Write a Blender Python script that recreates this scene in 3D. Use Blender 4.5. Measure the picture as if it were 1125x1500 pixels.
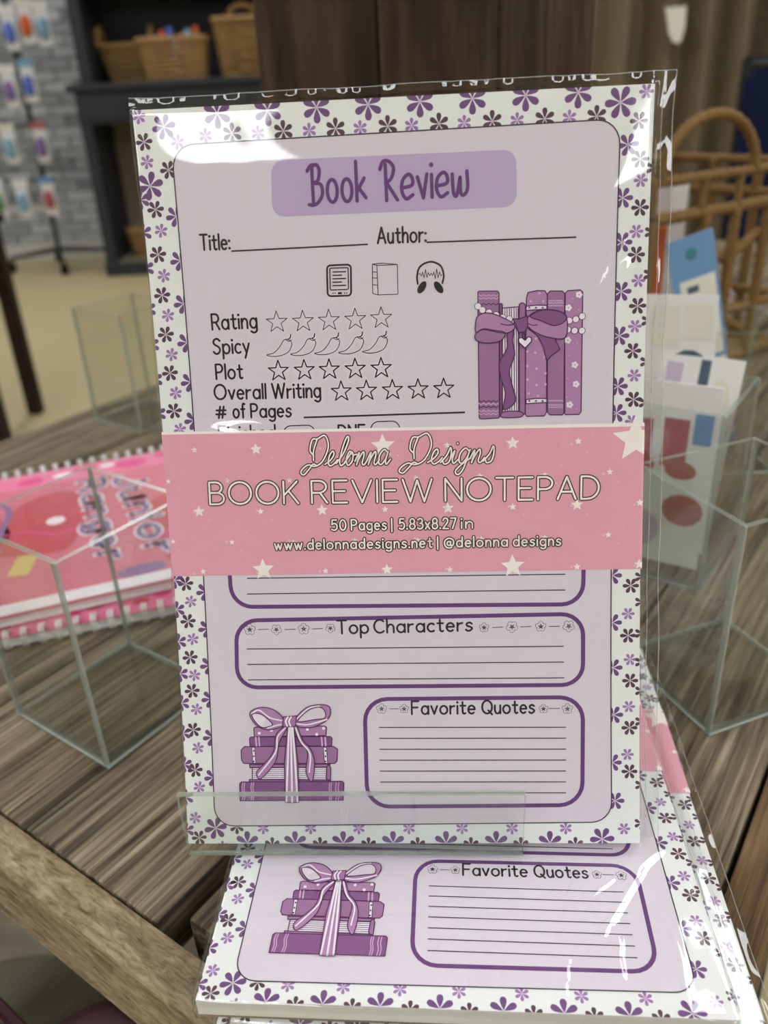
import bpy, bmesh, math, random
from mathutils import Vector, Matrix, noise
from mathutils.geometry import tessellate_polygon
random.seed(7)
R = math.radians
scene = bpy.context.scene
for o in list(bpy.data.objects): bpy.data.objects.remove(o)
COL = scene.collection

# ------------------------------------------------------------------ camera
# working units: millimetres relative to the lens; W() turns them into metres with the floor at z = 0
CAMZ = 1000.0
def W(p): return Vector((p[0]*.001, p[1]*.001, (p[2]+CAMZ)*.001))
F, CX, CY = 1199.2, 562.5, 750.0
PITCH, ROLL = .4725, .0516
fwd = Vector((0, math.cos(PITCH), -math.sin(PITCH))); rt = Vector((1, 0, 0)); dn = fwd.cross(rt)
c_, s_ = math.cos(ROLL), math.sin(ROLL)
RT = c_*rt + s_*dn; DN = -s_*rt + c_*dn
cam = bpy.data.cameras.new('camera'); camo = bpy.data.objects.new('camera', cam); COL.objects.link(camo)
cam.sensor_fit = 'VERTICAL'; cam.sensor_height = 24; cam.lens = F*24/1500
cam.clip_start = .01; cam.clip_end = 60
m = Matrix((RT, -DN, -fwd)).transposed().to_4x4(); m.translation = W((0, 0, 0)); camo.matrix_world = m
cam.dof.use_dof = True; cam.dof.focus_distance = .243; cam.dof.aperture_fstop = 7.6
scene.camera = camo
def ray(px, py): return ((px-CX)/F)*RT + ((py-CY)/F)*DN + fwd
def onz(px, py, z): d = ray(px, py); return d*(z/d.z)
def ony(px, py, y): d = ray(px, py); return d*(y/d.y)

# ------------------------------------------------------------------ world, exposure
wd = bpy.data.worlds.new('world'); scene.world = wd; wd.use_nodes = True
wd.node_tree.nodes['Background'].inputs[0].default_value = (0, 0, 0, 1)
wd.node_tree.nodes['Background'].inputs[1].default_value = 0
vs = scene.view_settings; vs.view_transform = 'Standard'; vs.look = 'None'; vs.exposure = 0.0; vs.gamma = 1; vs.use_curve_mapping = False
scene.cycles.transparent_max_bounces = 48
scene.cycles.max_bounces = 10
LAMP_STRENGTH = 8.6

# ------------------------------------------------------------------ materials
def lin(c):
    return tuple(((v/255)/12.92 if v/255 <= .04045 else ((v/255+.055)/1.055)**2.4) for v in c) + (1,)
MATS = {}
def newmat(n):
    m = bpy.data.materials.new(n); m.use_nodes = True; MATS[n] = m
    return m, m.node_tree.nodes, m.node_tree.links, m.node_tree.nodes['Principled BSDF']
def plain(n, c, rough=.6, spec=.4, metal=0, noise_amt=.06, scale=60, bump=0):
    m, N, L, P = newmat(n)
    P.inputs['Roughness'].default_value = rough; P.inputs['Specular IOR Level'].default_value = spec; P.inputs['Metallic'].default_value = metal
    tc = N.new('ShaderNodeTexCoord'); nz = N.new('ShaderNodeTexNoise'); nz.inputs['Scale'].default_value = scale; nz.inputs['Detail'].default_value = 4
    L.new(tc.outputs['Object'], nz.inputs['Vector'])
    mx = N.new('ShaderNodeMix'); mx.data_type = 'RGBA'
    b = lin(c)
    mx.inputs['A'].default_value = tuple(v*(1-noise_amt) for v in b[:3])+(1,)
    mx.inputs['B'].default_value = tuple(min(1, v*(1+noise_amt)) for v in b[:3])+(1,)
    L.new(nz.outputs['Fac'], mx.inputs['Factor']); L.new(mx.outputs['Result'], P.inputs['Base Color'])
    if bump:
        bp = N.new('ShaderNodeBump'); bp.inputs['Strength'].default_value = bump; bp.inputs['Distance'].default_value = .001
        L.new(nz.outputs['Fac'], bp.inputs['Height']); L.new(bp.outputs['Normal'], P.inputs['Normal'])
    return m
def wood(n, c0, c1, c2, along=9, across=130, bump=.6, crack=.5, rough=.75, axis=0):
    """grain runs along the object's local x (axis 0) or z (axis 2)"""
    m, N, L, P = newmat(n)
    P.inputs['Roughness'].default_value = rough; P.inputs['Specular IOR Level'].default_value = .25
    tc = N.new('ShaderNodeTexCoord'); oi = N.new('ShaderNodeObjectInfo')
    mp = N.new('ShaderNodeMapping'); sc = [across]*3; sc[axis] = along; mp.inputs['Scale'].default_value = sc
    ad = N.new('ShaderNodeVectorMath'); ad.operation = 'MULTIPLY_ADD'
    ml = N.new('ShaderNodeCombineXYZ')
    for i in range(3): L.new(oi.outputs['Random'], ml.inputs[i])
    ad.inputs[1].default_value = (37, 53, 71)
    L.new(ml.outputs[0], ad.inputs[0]); L.new(tc.outputs['Object'], ad.inputs[2])
    L.new(ad.outputs[0], mp.inputs['Vector'])
    n1 = N.new('ShaderNodeTexNoise'); n1.inputs['Scale'].default_value = 1; n1.inputs['Detail'].default_value = 7; n1.inputs['Roughness'].default_value = .65; n1.inputs['Distortion'].default_value = .6
    L.new(mp.outputs[0], n1.inputs['Vector'])
    cr = N.new('ShaderNodeValToRGB'); e = cr.color_ramp.elements
    e[0].position = .30; e[0].color = lin(c0); e[1].position = .72; e[1].color = lin(c2)
    k = cr.color_ramp.elements.new(.50); k.color = lin(c1)
    L.new(n1.outputs['Fac'], cr.inputs['Fac'])
    # long dark cracks
    mp2 = N.new('ShaderNodeMapping'); sc2 = [across*.28]*3; sc2[axis] = along*.4; mp2.inputs['Scale'].default_value = sc2
    L.new(ad.outputs[0], mp2.inputs['Vector'])
    n2 = N.new('ShaderNodeTexNoise'); n2.inputs['Scale'].default_value = 1; n2.inputs['Detail'].default_value = 3
    L.new(mp2.outputs[0], n2.inputs['Vector'])
    r2 = N.new('ShaderNodeValToRGB'); e = r2.color_ramp.elements
    e[0].position = .34; e[0].color = (1-crack, 1-crack, 1-crack, 1); e[1].position = .45; e[1].color = (1, 1, 1, 1)
    L.new(n2.outputs['Fac'], r2.inputs['Fac'])
    # broad stains
    n3 = N.new('ShaderNodeTexNoise'); n3.inputs['Scale'].default_value = 9; L.new(ad.outputs[0], n3.inputs['Vector'])
    r3 = N.new('ShaderNodeValToRGB'); e = r3.color_ramp.elements; e[0].position = .3; e[0].color = (.72, .68, .64, 1); e[1].position = .7; e[1].color = (1.0, 1.0, 1.0, 1)
    L.new(n3.outputs['Fac'], r3.inputs['Fac'])
    m1 = N.new('ShaderNodeMix'); m1.data_type = 'RGBA'; m1.blend_type = 'MULTIPLY'; m1.inputs['Factor'].default_value = 1
    L.new(cr.outputs[0], m1.inputs['A']); L.new(r2.outputs[0], m1.inputs['B'])
    m2 = N.new('ShaderNodeMix'); m2.data_type = 'RGBA'; m2.blend_type = 'MULTIPLY'; m2.inputs['Factor'].default_value = 1
    L.new(m1.outputs['Result'], m2.inputs['A']); L.new(r3.outputs[0], m2.inputs['B']); L.new(m2.outputs['Result'], P.inputs['Base Color'])
    mu = N.new('ShaderNodeMath'); mu.operation = 'MULTIPLY'
    L.new(n1.outputs['Fac'], mu.inputs[0]); L.new(r2.outputs[0], mu.inputs[1])
    bp = N.new('ShaderNodeBump'); bp.inputs['Strength'].default_value = bump; bp.inputs['Distance'].default_value = .0016
    L.new(mu.outputs[0], bp.inputs['Height']); L.new(bp.outputs['Normal'], P.inputs['Normal'])
    return m
def clear(n, tint, ior, rough=.02, bump=0, bscale=90):
    """thin clear plastic: straight-through transmission plus Fresnel reflection"""
    m, N, L, P = newmat(n); N.remove(P)
    out = N['Material Output']
    t = N.new('ShaderNodeBsdfTransparent'); t.inputs[0].default_value = tint
    g = N.new('ShaderNodeBsdfGlossy'); g.inputs['Roughness'].default_value = rough
    # Schlick reflectance from the facing angle, the same from both sides of a thin sheet
    f0 = ((ior-1)/(ior+1))**2
    lw = N.new('ShaderNodeLayerWeight'); lw.inputs['Blend'].default_value = .5
    pw = N.new('ShaderNodeMath'); pw.operation = 'POWER'; pw.inputs[1].default_value = 5
    fr = N.new('ShaderNodeMath'); fr.operation = 'MULTIPLY_ADD'; fr.inputs[1].default_value = 1-f0; fr.inputs[2].default_value = f0
    L.new(lw.outputs['Facing'], pw.inputs[0]); L.new(pw.outputs[0], fr.inputs[0])
    mx = N.new('ShaderNodeMixShader')
    L.new(fr.outputs[0], mx.inputs[0]); L.new(t.outputs[0], mx.inputs[1]); L.new(g.outputs[0], mx.inputs[2]); L.new(mx.outputs[0], out.inputs[0])
    if bump:
        tc = N.new('ShaderNodeTexCoord'); nz = N.new('ShaderNodeTexNoise'); nz.inputs['Scale'].default_value = bscale; nz.inputs['Detail'].default_value = 2
        L.new(tc.outputs['Object'], nz.inputs['Vector'])
        bp = N.new('ShaderNodeBump'); bp.inputs['Strength'].default_value = bump; bp.inputs['Distance'].default_value = .001
        L.new(nz.outputs['Fac'], bp.inputs['Height']); L.new(bp.outputs[0], g.inputs['Normal'])
    return m
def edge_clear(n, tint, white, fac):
    """clear plastic edge with its glints painted in as a part-milky colour"""
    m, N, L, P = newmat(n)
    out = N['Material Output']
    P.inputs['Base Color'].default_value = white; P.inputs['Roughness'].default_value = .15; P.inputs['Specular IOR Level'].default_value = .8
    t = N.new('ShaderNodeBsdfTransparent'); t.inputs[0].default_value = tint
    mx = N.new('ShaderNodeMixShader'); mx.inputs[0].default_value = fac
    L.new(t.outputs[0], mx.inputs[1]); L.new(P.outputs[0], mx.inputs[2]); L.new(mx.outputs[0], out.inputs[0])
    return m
def emit(n, c, s):
    m, N, L, P = newmat(n)
    P.inputs['Base Color'].default_value = (0.8, 0.8, 0.8, 1); P.inputs['Emission Color'].default_value = c; P.inputs['Emission Strength'].default_value = s
    return m

plain('paper_white', (236, 238, 234), .55, .3, noise_amt=.015)
plain('page_edge', (216, 216, 210), .8, .2, noise_amt=.04, scale=900)
plain('panel_lilac', (221, 211, 220), .55, .3, noise_amt=.012)
plain('heading_lilac', (192, 170, 206), .55, .3, noise_amt=.02)
plain('ink_black', (38, 34, 38), .5, .3)
plain('ink_frame', (58, 48, 62), .5, .3)
plain('purple', (114, 75, 129), .5, .3, noise_amt=.05, scale=400)
plain('plum', (88, 58, 78), .5, .3, noise_amt=.05, scale=400)
plain('lilac', (164, 120, 178), .5, .3, noise_amt=.05, scale=400)
plain('petal_eye', (206, 186, 212), .5, .3)
plain('box_purple', (106, 62, 122), .5, .3, noise_amt=.03)
plain('title_purple', (108, 62, 124), .5, .3)
plain('band_pink', (231, 165, 182), .5, .3, noise_amt=.03, scale=300)
plain('band_star', (248, 240, 232), .5, .3)
plain('band_star_soft', (238, 194, 202), .5, .3)
plain('book_mid', (162, 116, 158), .5, .3, noise_amt=.05, scale=300)
plain('book_dark', (136, 88, 138), .5, .3, noise_amt=.05, scale=300)
plain('book_light', (182, 134, 178), .5, .3, noise_amt=.05, scale=300)
plain('book_line', (92, 44, 92), .5, .3)
plain('book_trim', (214, 176, 208), .5, .3)
plain('book_white', (240, 232, 240), .5, .3)
clear('film', (.985, .985, .985, 1), 1.8, .035, .0)
clear('acrylic', (.96, .972, .964, 1), 1.50, .01)
edge_clear('acrylic_edge_glint', (.80, .84, .80, 1), (.36, .39, .33, 1), .5)  # milky tone stands in for light caught on the cut edges
edge_clear('acrylic_weld_glint', (.92, .94, .92, 1), (.9, .9, .88, 1), .26)  # whitish tone paints highlights along the cup joints
edge_clear('film_glint', (.93, .93, .93, 1), (.8, .8, .78, 1), .22)  # pale tone paints bright glints onto the film edges
wood('plank_wood', (66, 54, 42), (130, 114, 93), (184, 168, 144), 13, 420, 1.0, .7)
wood('trim_wood', (104, 86, 62), (156, 137, 106), (192, 175, 144), 120, 420, 1.0, .3)
wood('brown_wood', (80, 60, 40), (120, 95, 66), (148, 122, 88), 14, 400, .9, .5)
wood('post_wood', (26, 18, 12), (60, 43, 30), (92, 70, 52), 6, 60, .7, .6, axis=2)
wood('dark_leg', (30, 20, 14), (48, 32, 22), (64, 45, 30), 8, 60, .3, .3, axis=2)
wood('bench_wood', (76, 70, 58), (112, 104, 88), (138, 130, 112), 6, 30, .4, .4)
plain('floor_tan', (177, 160, 121), .5, .35, noise_amt=.07, scale=3)
plain('ceiling_white', (205, 205, 200), .9, .1)
plain('wall_grey', (150, 148, 142), .9, .1)
plain('mortar', (146, 148, 148), .95, .1)
for i, c in enumerate([(176, 178, 178), (158, 160, 161), (132, 134, 136), (192, 193, 191)]): plain('brick%d' % i, c, .9, .15, noise_amt=.12, scale=25)
plain('baseboard_white', (196, 194, 186), .6, .3)
plain('cabinet_black', (44, 47, 52), .55, .3, noise_amt=.1)
plain('cabinet_beige', (128, 116, 100), .8, .2)
plain('black_metal', (22, 22, 23), .4, .5)
plain('rubber', (14, 14, 14), .8, .2)
plain('wicker', (150, 117, 74), .7, .2, noise_amt=.25, scale=120)
plain('rope', (128, 99, 60), .8, .15, noise_amt=.3, scale=200, bump=.5)
plain('curtain_brown', (122, 107, 85), .9, .1, noise_amt=.1, scale=40)
plain('navy_cloth', (20, 27, 54), .9, .1, noise_amt=.15, scale=60)
plain('tag_cream', (226, 222, 202), .7, .2)
plain('steel', (170, 170, 168), .3, .5, metal=1)
plain('maroon_leather', (50, 21, 28), .6, .25, noise_amt=.15, scale=120, bump=.2)
plain('zip_dark', (30, 18, 20), .4, .5)
plain('tote_blue', (34, 50, 66), .85, .15, noise_amt=.15)
plain('nb_pink', (236, 120, 160), .4, .4, noise_amt=.12, scale=25)
plain('nb_red', (200, 60, 74), .4, .4, noise_amt=.15, scale=60)
plain('nb_rose', (216, 108, 128), .4, .4, noise_amt=.12, scale=40)
plain('nb_hot', (226, 60, 130), .4, .4, noise_amt=.1, scale=60)
plain('nb_yellow', (222, 190, 110), .4, .4)
plain('nb_purple', (140, 96, 150), .4, .4)
plain('nb_white', (244, 232, 236), .4, .4)
plain('nb_teal', (110, 150, 166), .4, .4)
plain('wire_white', (232, 230, 226), .3, .5)
plain('card_white', (232, 230, 226), .5, .3, noise_amt=.03)
plain('card_blue', (112, 150, 190), .5, .3, noise_amt=.08)
plain('card_cream', (226, 222, 206), .5, .3)
plain('card_slate', (84, 96, 112), .5, .3, noise_amt=.3, scale=150)
plain('card_red', (176, 92, 92), .5, .3, noise_amt=.2, scale=80)
plain('card_lilac', (206, 186, 208), .5, .3, noise_amt=.1, scale=50)
plain('orange', (206, 92, 44), .6, .3)
plain('teal_item', (70, 130, 140), .6, .3)
plain('pink_item', (214, 120, 130), .6, .3)
plain('blue_item', (90, 110, 190), .5, .3)
plain('aqua_item', (128, 170, 190), .5, .3)
plain('violet_item', (130, 104, 156), .5, .3)
plain('green_item', (90, 140, 90), .5, .3)
plain('lamp_frame', (220, 220, 218), .5, .3)
emit('lamp_glow', (.92, .96, 1, 1), LAMP_STRENGTH)

# ------------------------------------------------------------------ mesh helpers
class MB:
    def __init__(s): s.v = []; s.f = []; s.mi = []
    def add(s, vs, fs, mi=0):
        b = len(s.v); s.v += [tuple(v) for v in vs]
        for f in fs: s.f.append(tuple(i+b for i in f)); s.mi.append(mi)
    def box(s, lo, hi, mi=0, rot=None, org=(0, 0, 0), bev=0):
        x0, y0, z0 = lo; x1, y1, z1 = hi
        if bev:
            bm = bmesh.new(); bmesh.ops.create_cube(bm, size=1)
            for v in bm.verts: v.co = Vector(((x0+x1)/2+v.co.x*(x1-x0), (y0+y1)/2+v.co.y*(y1-y0), (z0+z1)/2+v.co.z*(z1-z0)))
            bmesh.ops.bevel(bm, geom=bm.edges[:], offset=bev, segments=2, profile=.6, affect='EDGES')
            bm.verts.index_update()
            vs = [v.co.copy() for v in bm.verts]; fs = [[v.index for v in f.verts] for f in bm.faces]; bm.free()
        else:
            vs = [Vector(p) for p in ((x0, y0, z0), (x1, y0, z0), (x1, y1, z0), (x0, y1, z0), (x0, y0, z1), (x1, y0, z1), (x1, y1, z1), (x0, y1, z1))]
            fs = [(0, 3, 2, 1), (4, 5, 6, 7), (0, 1, 5, 4), (1, 2, 6, 5), (2, 3, 7, 6), (3, 0, 4, 7)]
        if rot is not None: vs = [rot @ v + Vector(org) for v in vs]
        s.add(vs, fs, mi); return s
    def tube(s, pts, r, n=6, closed=False, mi=0):
        pts = [Vector(p) for p in pts]; k = len(pts); rings = []
        for i, p in enumerate(pts):
            a = pts[i-1] if (i or closed) else p; b = pts[(i+1) % k] if (i < k-1 or closed) else p
            t = (b-a).normalized(); up = Vector((0, 0, 1)) if abs(t.z) < .9 else Vector((0, 1, 0))
            x = t.cross(up).normalized(); y = t.cross(x)
            rr = r[i] if isinstance(r, (list, tuple)) else r
            rings.append([p+(x*math.cos(2*math.pi*j/n)+y*math.sin(2*math.pi*j/n))*rr for j in range(n)])
        vs = [v for q in rings for v in q]; fs = []
        for i in range(k if closed else k-1):
            for j in range(n):
                a = i*n+j; b = i*n+(j+1) % n; c = ((i+1) % k)*n
                fs.append((a, b, c+(j+1) % n, c+j))
        if not closed: fs += [tuple(range(n))[::-1], tuple((k-1)*n+j for j in range(n))]
        s.add(vs, fs, mi); return s
    def grid(s, fn, nu, nv, mi=0, closed_u=False):
        vs = [fn(i/nu, j/nv) for j in range(nv+1) for i in range(nu+(0 if closed_u else 1))]
        w = nu if closed_u else nu+1; fs = []
        for j in range(nv):
            for i in range(nu):
                fs.append((j*w+i, j*w+(i+1) % w, (j+1)*w+(i+1) % w, (j+1)*w+i))
        s.add(vs, fs, mi); return s
    def lathe(s, prof, c, n=20, mi=0):
        vs = [(c[0]+r*math.cos(2*math.pi*j/n), c[1]+r*math.sin(2*math.pi*j/n), c[2]+z) for r, z in prof for j in range(n)]
        fs = [(i*n+j, i*n+(j+1) % n, (i+1)*n+(j+1) % n, (i+1)*n+j) for i in range(len(prof)-1) for j in range(n)]
        fs += [tuple(range(n))[::-1], tuple((len(prof)-1)*n+j for j in range(n))]
        s.add(vs, fs, mi); return s
    def prism(s, pts, d, mi=0):
        """planar polygon pts (3d) extruded by vector d"""
        n = len(pts); d = Vector(d); a = [Vector(p) for p in pts]; b = [p+d for p in a]
        s.add(a+b, [tuple(range(n))[::-1], tuple(range(n, 2*n))]+[(i, (i+1) % n, n+(i+1) % n, n+i) for i in range(n)], mi); return s
    def obj(s, name, mats, parent=None, local=False, smooth=False):
        """vertices in working mm; with local=True they are mm in the parent's own frame"""
        me = bpy.data.meshes.new(name)
        if local: vs = [(x*.001, y*.001, z*.001) for x, y, z in s.v]
        else:
            inv = parent.matrix_world.inverted() if parent else Matrix.Identity(4)
            vs = [inv @ W(v) for v in s.v]
        base = None
        if parent is None and not local:
            xs = [v[0] for v in vs]; ys = [v[1] for v in vs]; zs = [v[2] for v in vs]
            base = Vector(((min(xs)+max(xs))/2, (min(ys)+max(ys))/2, min(zs))); vs = [Vector(v)-base for v in vs]
        me.from_pydata([tuple(v) for v in vs], [], s.f)
        for m in (mats if isinstance(mats, (list, tuple)) else [mats]): me.materials.append(MATS[m])
        me.polygons.foreach_set('material_index', s.mi)
        if smooth: me.polygons.foreach_set('use_smooth', [True]*len(me.polygons))
        me.update()
        return link(name, me, parent, base)
def link(name, me, parent=None, base=None):
    o = bpy.data.objects.new(name, me); COL.objects.link(o)
    if parent: o.parent = parent; o.matrix_world = parent.matrix_world.copy()
    if base is not None: o.location = base
    return o
def tag(o, label, cat, group=None):
    o['label'] = label; o['category'] = cat
    if group: o['group'] = group
    return o
def thing(name, label, cat, base=(0, 0, 0), mat=None, group=None, rz=0):
    o = bpy.data.objects.new(name, None); COL.objects.link(o); o.empty_display_size = .02
    mw = mat if mat is not None else Matrix.Rotation(rz, 4, 'Z')
    mw = mw.copy(); mw.translation = W(base); o.matrix_world = mw
    return tag(o, label, cat, group)
def struct(o): o['kind'] = 'structure'; return o
def sub(o, parent):      # re-parent keeping place
    mw = o.matrix_world.copy(); o.parent = parent; o.matrix_world = mw; return o

# ------------------------------------------------------------------ room
XL, XR, YB, YF, ZF, ZC = -4200, 4600, 6500, -7000, -1000, 1800
struct(MB().box((XL-100, YF-100, ZF-80), (XR+100, YB+100, ZF)).obj('floor', 'floor_tan'))
struct(MB().box((XL-100, YF-100, ZC), (XR+100, YB+100, ZC+80)).obj('ceiling', 'ceiling_white'))
wall_back = struct(MB().box((XL, YB, ZF), (XR, YB+100, ZC)).obj('wall_back', 'mortar'))
struct(MB().box((XL-100, YF, ZF), (XL, YB, ZC)).obj('wall_left', 'wall_grey'))
struct(MB().box((XR, YF, ZF), (XR+100, YB, ZC)).obj('wall_right', 'wall_grey'))
struct(MB().box((XL, YF-100, ZF), (XR, YF, ZC)).obj('wall_front', 'wall_grey'))
struct(MB().box((XL, YB-40, ZF), (-1500, YB, ZF+110)).obj('baseboard_back', 'baseboard_white'))
# bricks that show beside the cabinet and beside the post
bms = []
for i in range(4): bms.append(MB().box((-100, -14, -31), (100, 14, 31), bev=3).obj('brick', 'brick%d' % i, local=True))
firsts = set()
def lay_bricks(x0, x1, z0, z1):
    row = 0; z = z0
    while z < z1:
        x = x0 + (105 if row % 2 else 0)
        while x < x1:
            k = random.choice([0, 0, 1, 1, 3, 2])
            if k in firsts: o = bms[k].copy(); COL.objects.link(o)
            else: o = bms[k]; firsts.add(k)
            o.location = W((x, YB-9+random.uniform(-2.5, 2.5), z))
            o.parent = wall_back; o.location = o.location-wall_back.location
            x += 210
        z += 71; row += 1
lay_bricks(-2950, -1640, ZF+145, 720)
lay_bricks(1500, 1760, -20, 560)

# ceiling light panels
LAMPS = [(x, y) for y in (5600, 3900, 1000, -1000, -2300, -3600) for x in (-3770, -1300, 1170, 3640)]
for i, (x, y) in enumerate(LAMPS):
    t = thing('ceiling_light_offscreen', 'white framed rectangular light panel set in the shop ceiling', 'light', (x, y, ZC), group='ceiling light panels')
    MB().box((x-300, y-600, ZC-22), (x+300, y+600, ZC-18)).obj('diffuser_offscreen', 'lamp_glow', t)
    f = MB()
    for a in ((x-325, y-625, x-300, y+625), (x+300, y-625, x+325, y+625), (x-300, y-625, x+300, y-600), (x-300, y+600, x+300, y+625)): f.box((a[0], a[1], ZC-28), (a[2], a[3], ZC))
    f.obj('frame', 'lamp_frame', t)

# ------------------------------------------------------------------ table (planks run along local x, 54 degrees)
TA = R(54); ZT = -250.0
E1 = Vector((math.cos(TA), math.sin(TA), 0)); E2 = Vector((-math.sin(TA), math.cos(TA), 0))
def ST(s, t, z=ZT): p = E1*s+E2*t; return Vector((p.x, p.y, z))
table = thing('display_table', 'weathered grey-brown plank table with a pale sawn edge board', 'table', (0, 0, ZT), rz=TA)
S0, S1, T0, T1 = 101, 1500, 22, 632
gaps = [T0, 100, 178, 257, 333, 409, 484, 558, T1]
for i in range(8):
    a, b = gaps[i]+1.2, gaps[i+1]-1.2
    if i == 1: b -= 5
    z1 = random.uniform(-1.2, 0) if i not in (0, 1) else 0
    if i == 1: z1 = -.2
    MB().box((S0+random.uniform(.5, 1.5) + (7 if i == 1 else 0), a, -22), (S1, b, z1), bev=1.4).obj('plank', 'plank_wood', table, local=True)
def rough_board(name, lo, hi, mat, swap, parent=table):
    """board with its own local x along the grain"""
    o = MB().box((-(hi[0]-lo[0])/2, -(hi[1]-lo[1])/2, -(hi[2]-lo[2])/2), tuple((hi[i]-lo[i])/2 for i in range(3)), bev=1.8)
    b = o.obj(name, mat, None, local=True)
    b.parent = parent
    b.matrix_parent_inverse = Matrix.Identity(4)
    b.location = [(lo[i]+hi[i])/2000 for i in range(3)]
    return b
# front edge board: grain along local y -> build along x and turn it
def edge_board(name, lo, hi, mat):
    L_ = hi[1]-lo[1]; w_ = hi[0]-lo[0]; h_ = hi[2]-lo[2]
    b = MB().box((-L_/2, -w_/2, -h_/2), (L_/2, w_/2, h_/2), bev=1.8).obj(name, mat, None, local=True)
    b.parent = table; b.matrix_parent_inverse = Matrix.Identity(4)
    b.location = [(lo[i]+hi[i])/2000 for i in range(3)]; b.rotation_euler = (0, 0, R(90)); return b
edge_board('edge_board', (85, 4, -34), (101, 650, .6), 'trim_wood')
edge_board('edge_board', (1500, 4, -34), (1516, 650, .6), 'trim_wood')
rough_board('side_board', (101, 5, -60), (1500, 21.5, 0), 'brown_wood', 0)
rough_board('side_board', (101, 632.5, -60), (1500, 650, 0), 'plank_wood', 0)
for s in (130, 1470):
    for t_ in (60, 600):
        MB().box((s-30, t_-30, -750), (s+30, t_+30, -22), bev=2).obj('leg', 'post_wood', table, local=True)

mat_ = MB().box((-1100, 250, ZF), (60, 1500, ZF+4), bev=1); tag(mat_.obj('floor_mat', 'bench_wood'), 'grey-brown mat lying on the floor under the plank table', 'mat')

# ------------------------------------------------------------------ printing
class Print:
    def __init__(s): s.p = []
    def poly(s, pts, mat, z=0): s.p.append(([tuple(p) for p in pts], z, mat))
    def disc(s, c, r, mat, z, n=10, ry=None, rot=0):
        ry = ry or r; k, q = math.cos(rot), math.sin(rot)
        s.poly([(c[0]+r*math.cos(a)*k-ry*math.sin(a)*q, c[1]+r*math.cos(a)*q+ry*math.sin(a)*k) for a in [2*math.pi*i/n for i in range(n)]], mat, z)
    def stroke(s, pts, w, mat, z, closed=False, caps=True):
        pts = [Vector(p).to_2d() for p in pts]
        q = [pts[0]]
        for p in pts[1:]:
            if (p-q[-1]).length > 1e-4: q.append(p)
        if closed and (q[0]-q[-1]).length < 1e-4: q.pop()
        n = len(q); h = w/2
        if n < 2:
            s.disc(q[0], h, mat, z); return
        segs = n if closed else n-1
        for i in range(segs):
            a, b = q[i], q[(i+1) % n]; d = (b-a).normalized(); nn = Vector((-d.y, d.x))*h
            s.poly([a+nn, a-nn, b-nn, b+nn], mat, z)
        for i in range(n):
            inner = closed or 0 < i < n-1
            if inner:
                d0 = (q[i]-q[i-1]).normalized(); d1 = (q[(i+1) % n]-q[i]).normalized(); cr = d0.x*d1.y-d0.y*d1.x
                if abs(cr) < .02 and d0.dot(d1) > 0: continue
                if d0.dot(d1) > .5:
                    sg = -1 if cr > 0 else 1
                    s.poly([q[i], q[i]+Vector((-d0.y, d0.x))*h*sg, q[i]+Vector((-d1.y, d1.x))*h*sg][::-sg], mat, z); continue
            elif not caps: continue
            s.disc(q[i], h, mat, z, 8)
    def build(s, name, parent, fn, clip=None, cuts=None, z0=0, dz=.035):
        bm = bmesh.new(); mats = []
        for pts, z, mat in s.p:
            if mat not in mats: mats.append(mat)
            mi = mats.index(mat)
            area = sum(pts[i-1][0]*pts[i][1]-pts[i][0]*pts[i-1][1] for i in range(len(pts)))
            if area < 0: pts = pts[::-1]
            vs = [bm.verts.new((x, y, z)) for x, y in pts]
            if len(pts) <= 4 and mat != '': tris = [tuple(range(len(pts)))]
            else: tris = tessellate_polygon([[Vector((x, y, 0)) for x, y in pts]])
            for t in tris:
                if len(set(t)) < 3: continue
                try: f = bm.faces.new([vs[i] for i in t])
                except ValueError: continue
                f.material_index = mi
        if clip:
            u0, u1, v0, v1 = clip
            for co, no in (((u0, 0, 0), (-1, 0, 0)), ((u1, 0, 0), (1, 0, 0)), ((0, v0, 0), (0, -1, 0)), ((0, v1, 0), (0, 1, 0))):
                bmesh.ops.bisect_plane(bm, geom=bm.verts[:]+bm.edges[:]+bm.faces[:], plane_co=co, plane_no=no, clear_outer=True)
        if cuts:
            for v in cuts: bmesh.ops.bisect_plane(bm, geom=bm.verts[:]+bm.edges[:]+bm.faces[:], plane_co=(0, v, 0), plane_no=(0, 1, 0))
        bmesh.ops.triangulate(bm, faces=[f for f in bm.faces if len(f.verts) > 4])
        bm.normal_update()
        for f in bm.faces:
            if f.normal.z < 0: f.normal_flip()
        for v in bm.verts: v.co = Vector(fn(v.co.x, v.co.y, z0+v.co.z*dz))*.001
        me = bpy.data.meshes.new(name); bm.to_mesh(me); bm.free()
        for mname in mats: me.materials.append(MATS[mname])
        return link(name, me, parent)

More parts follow.
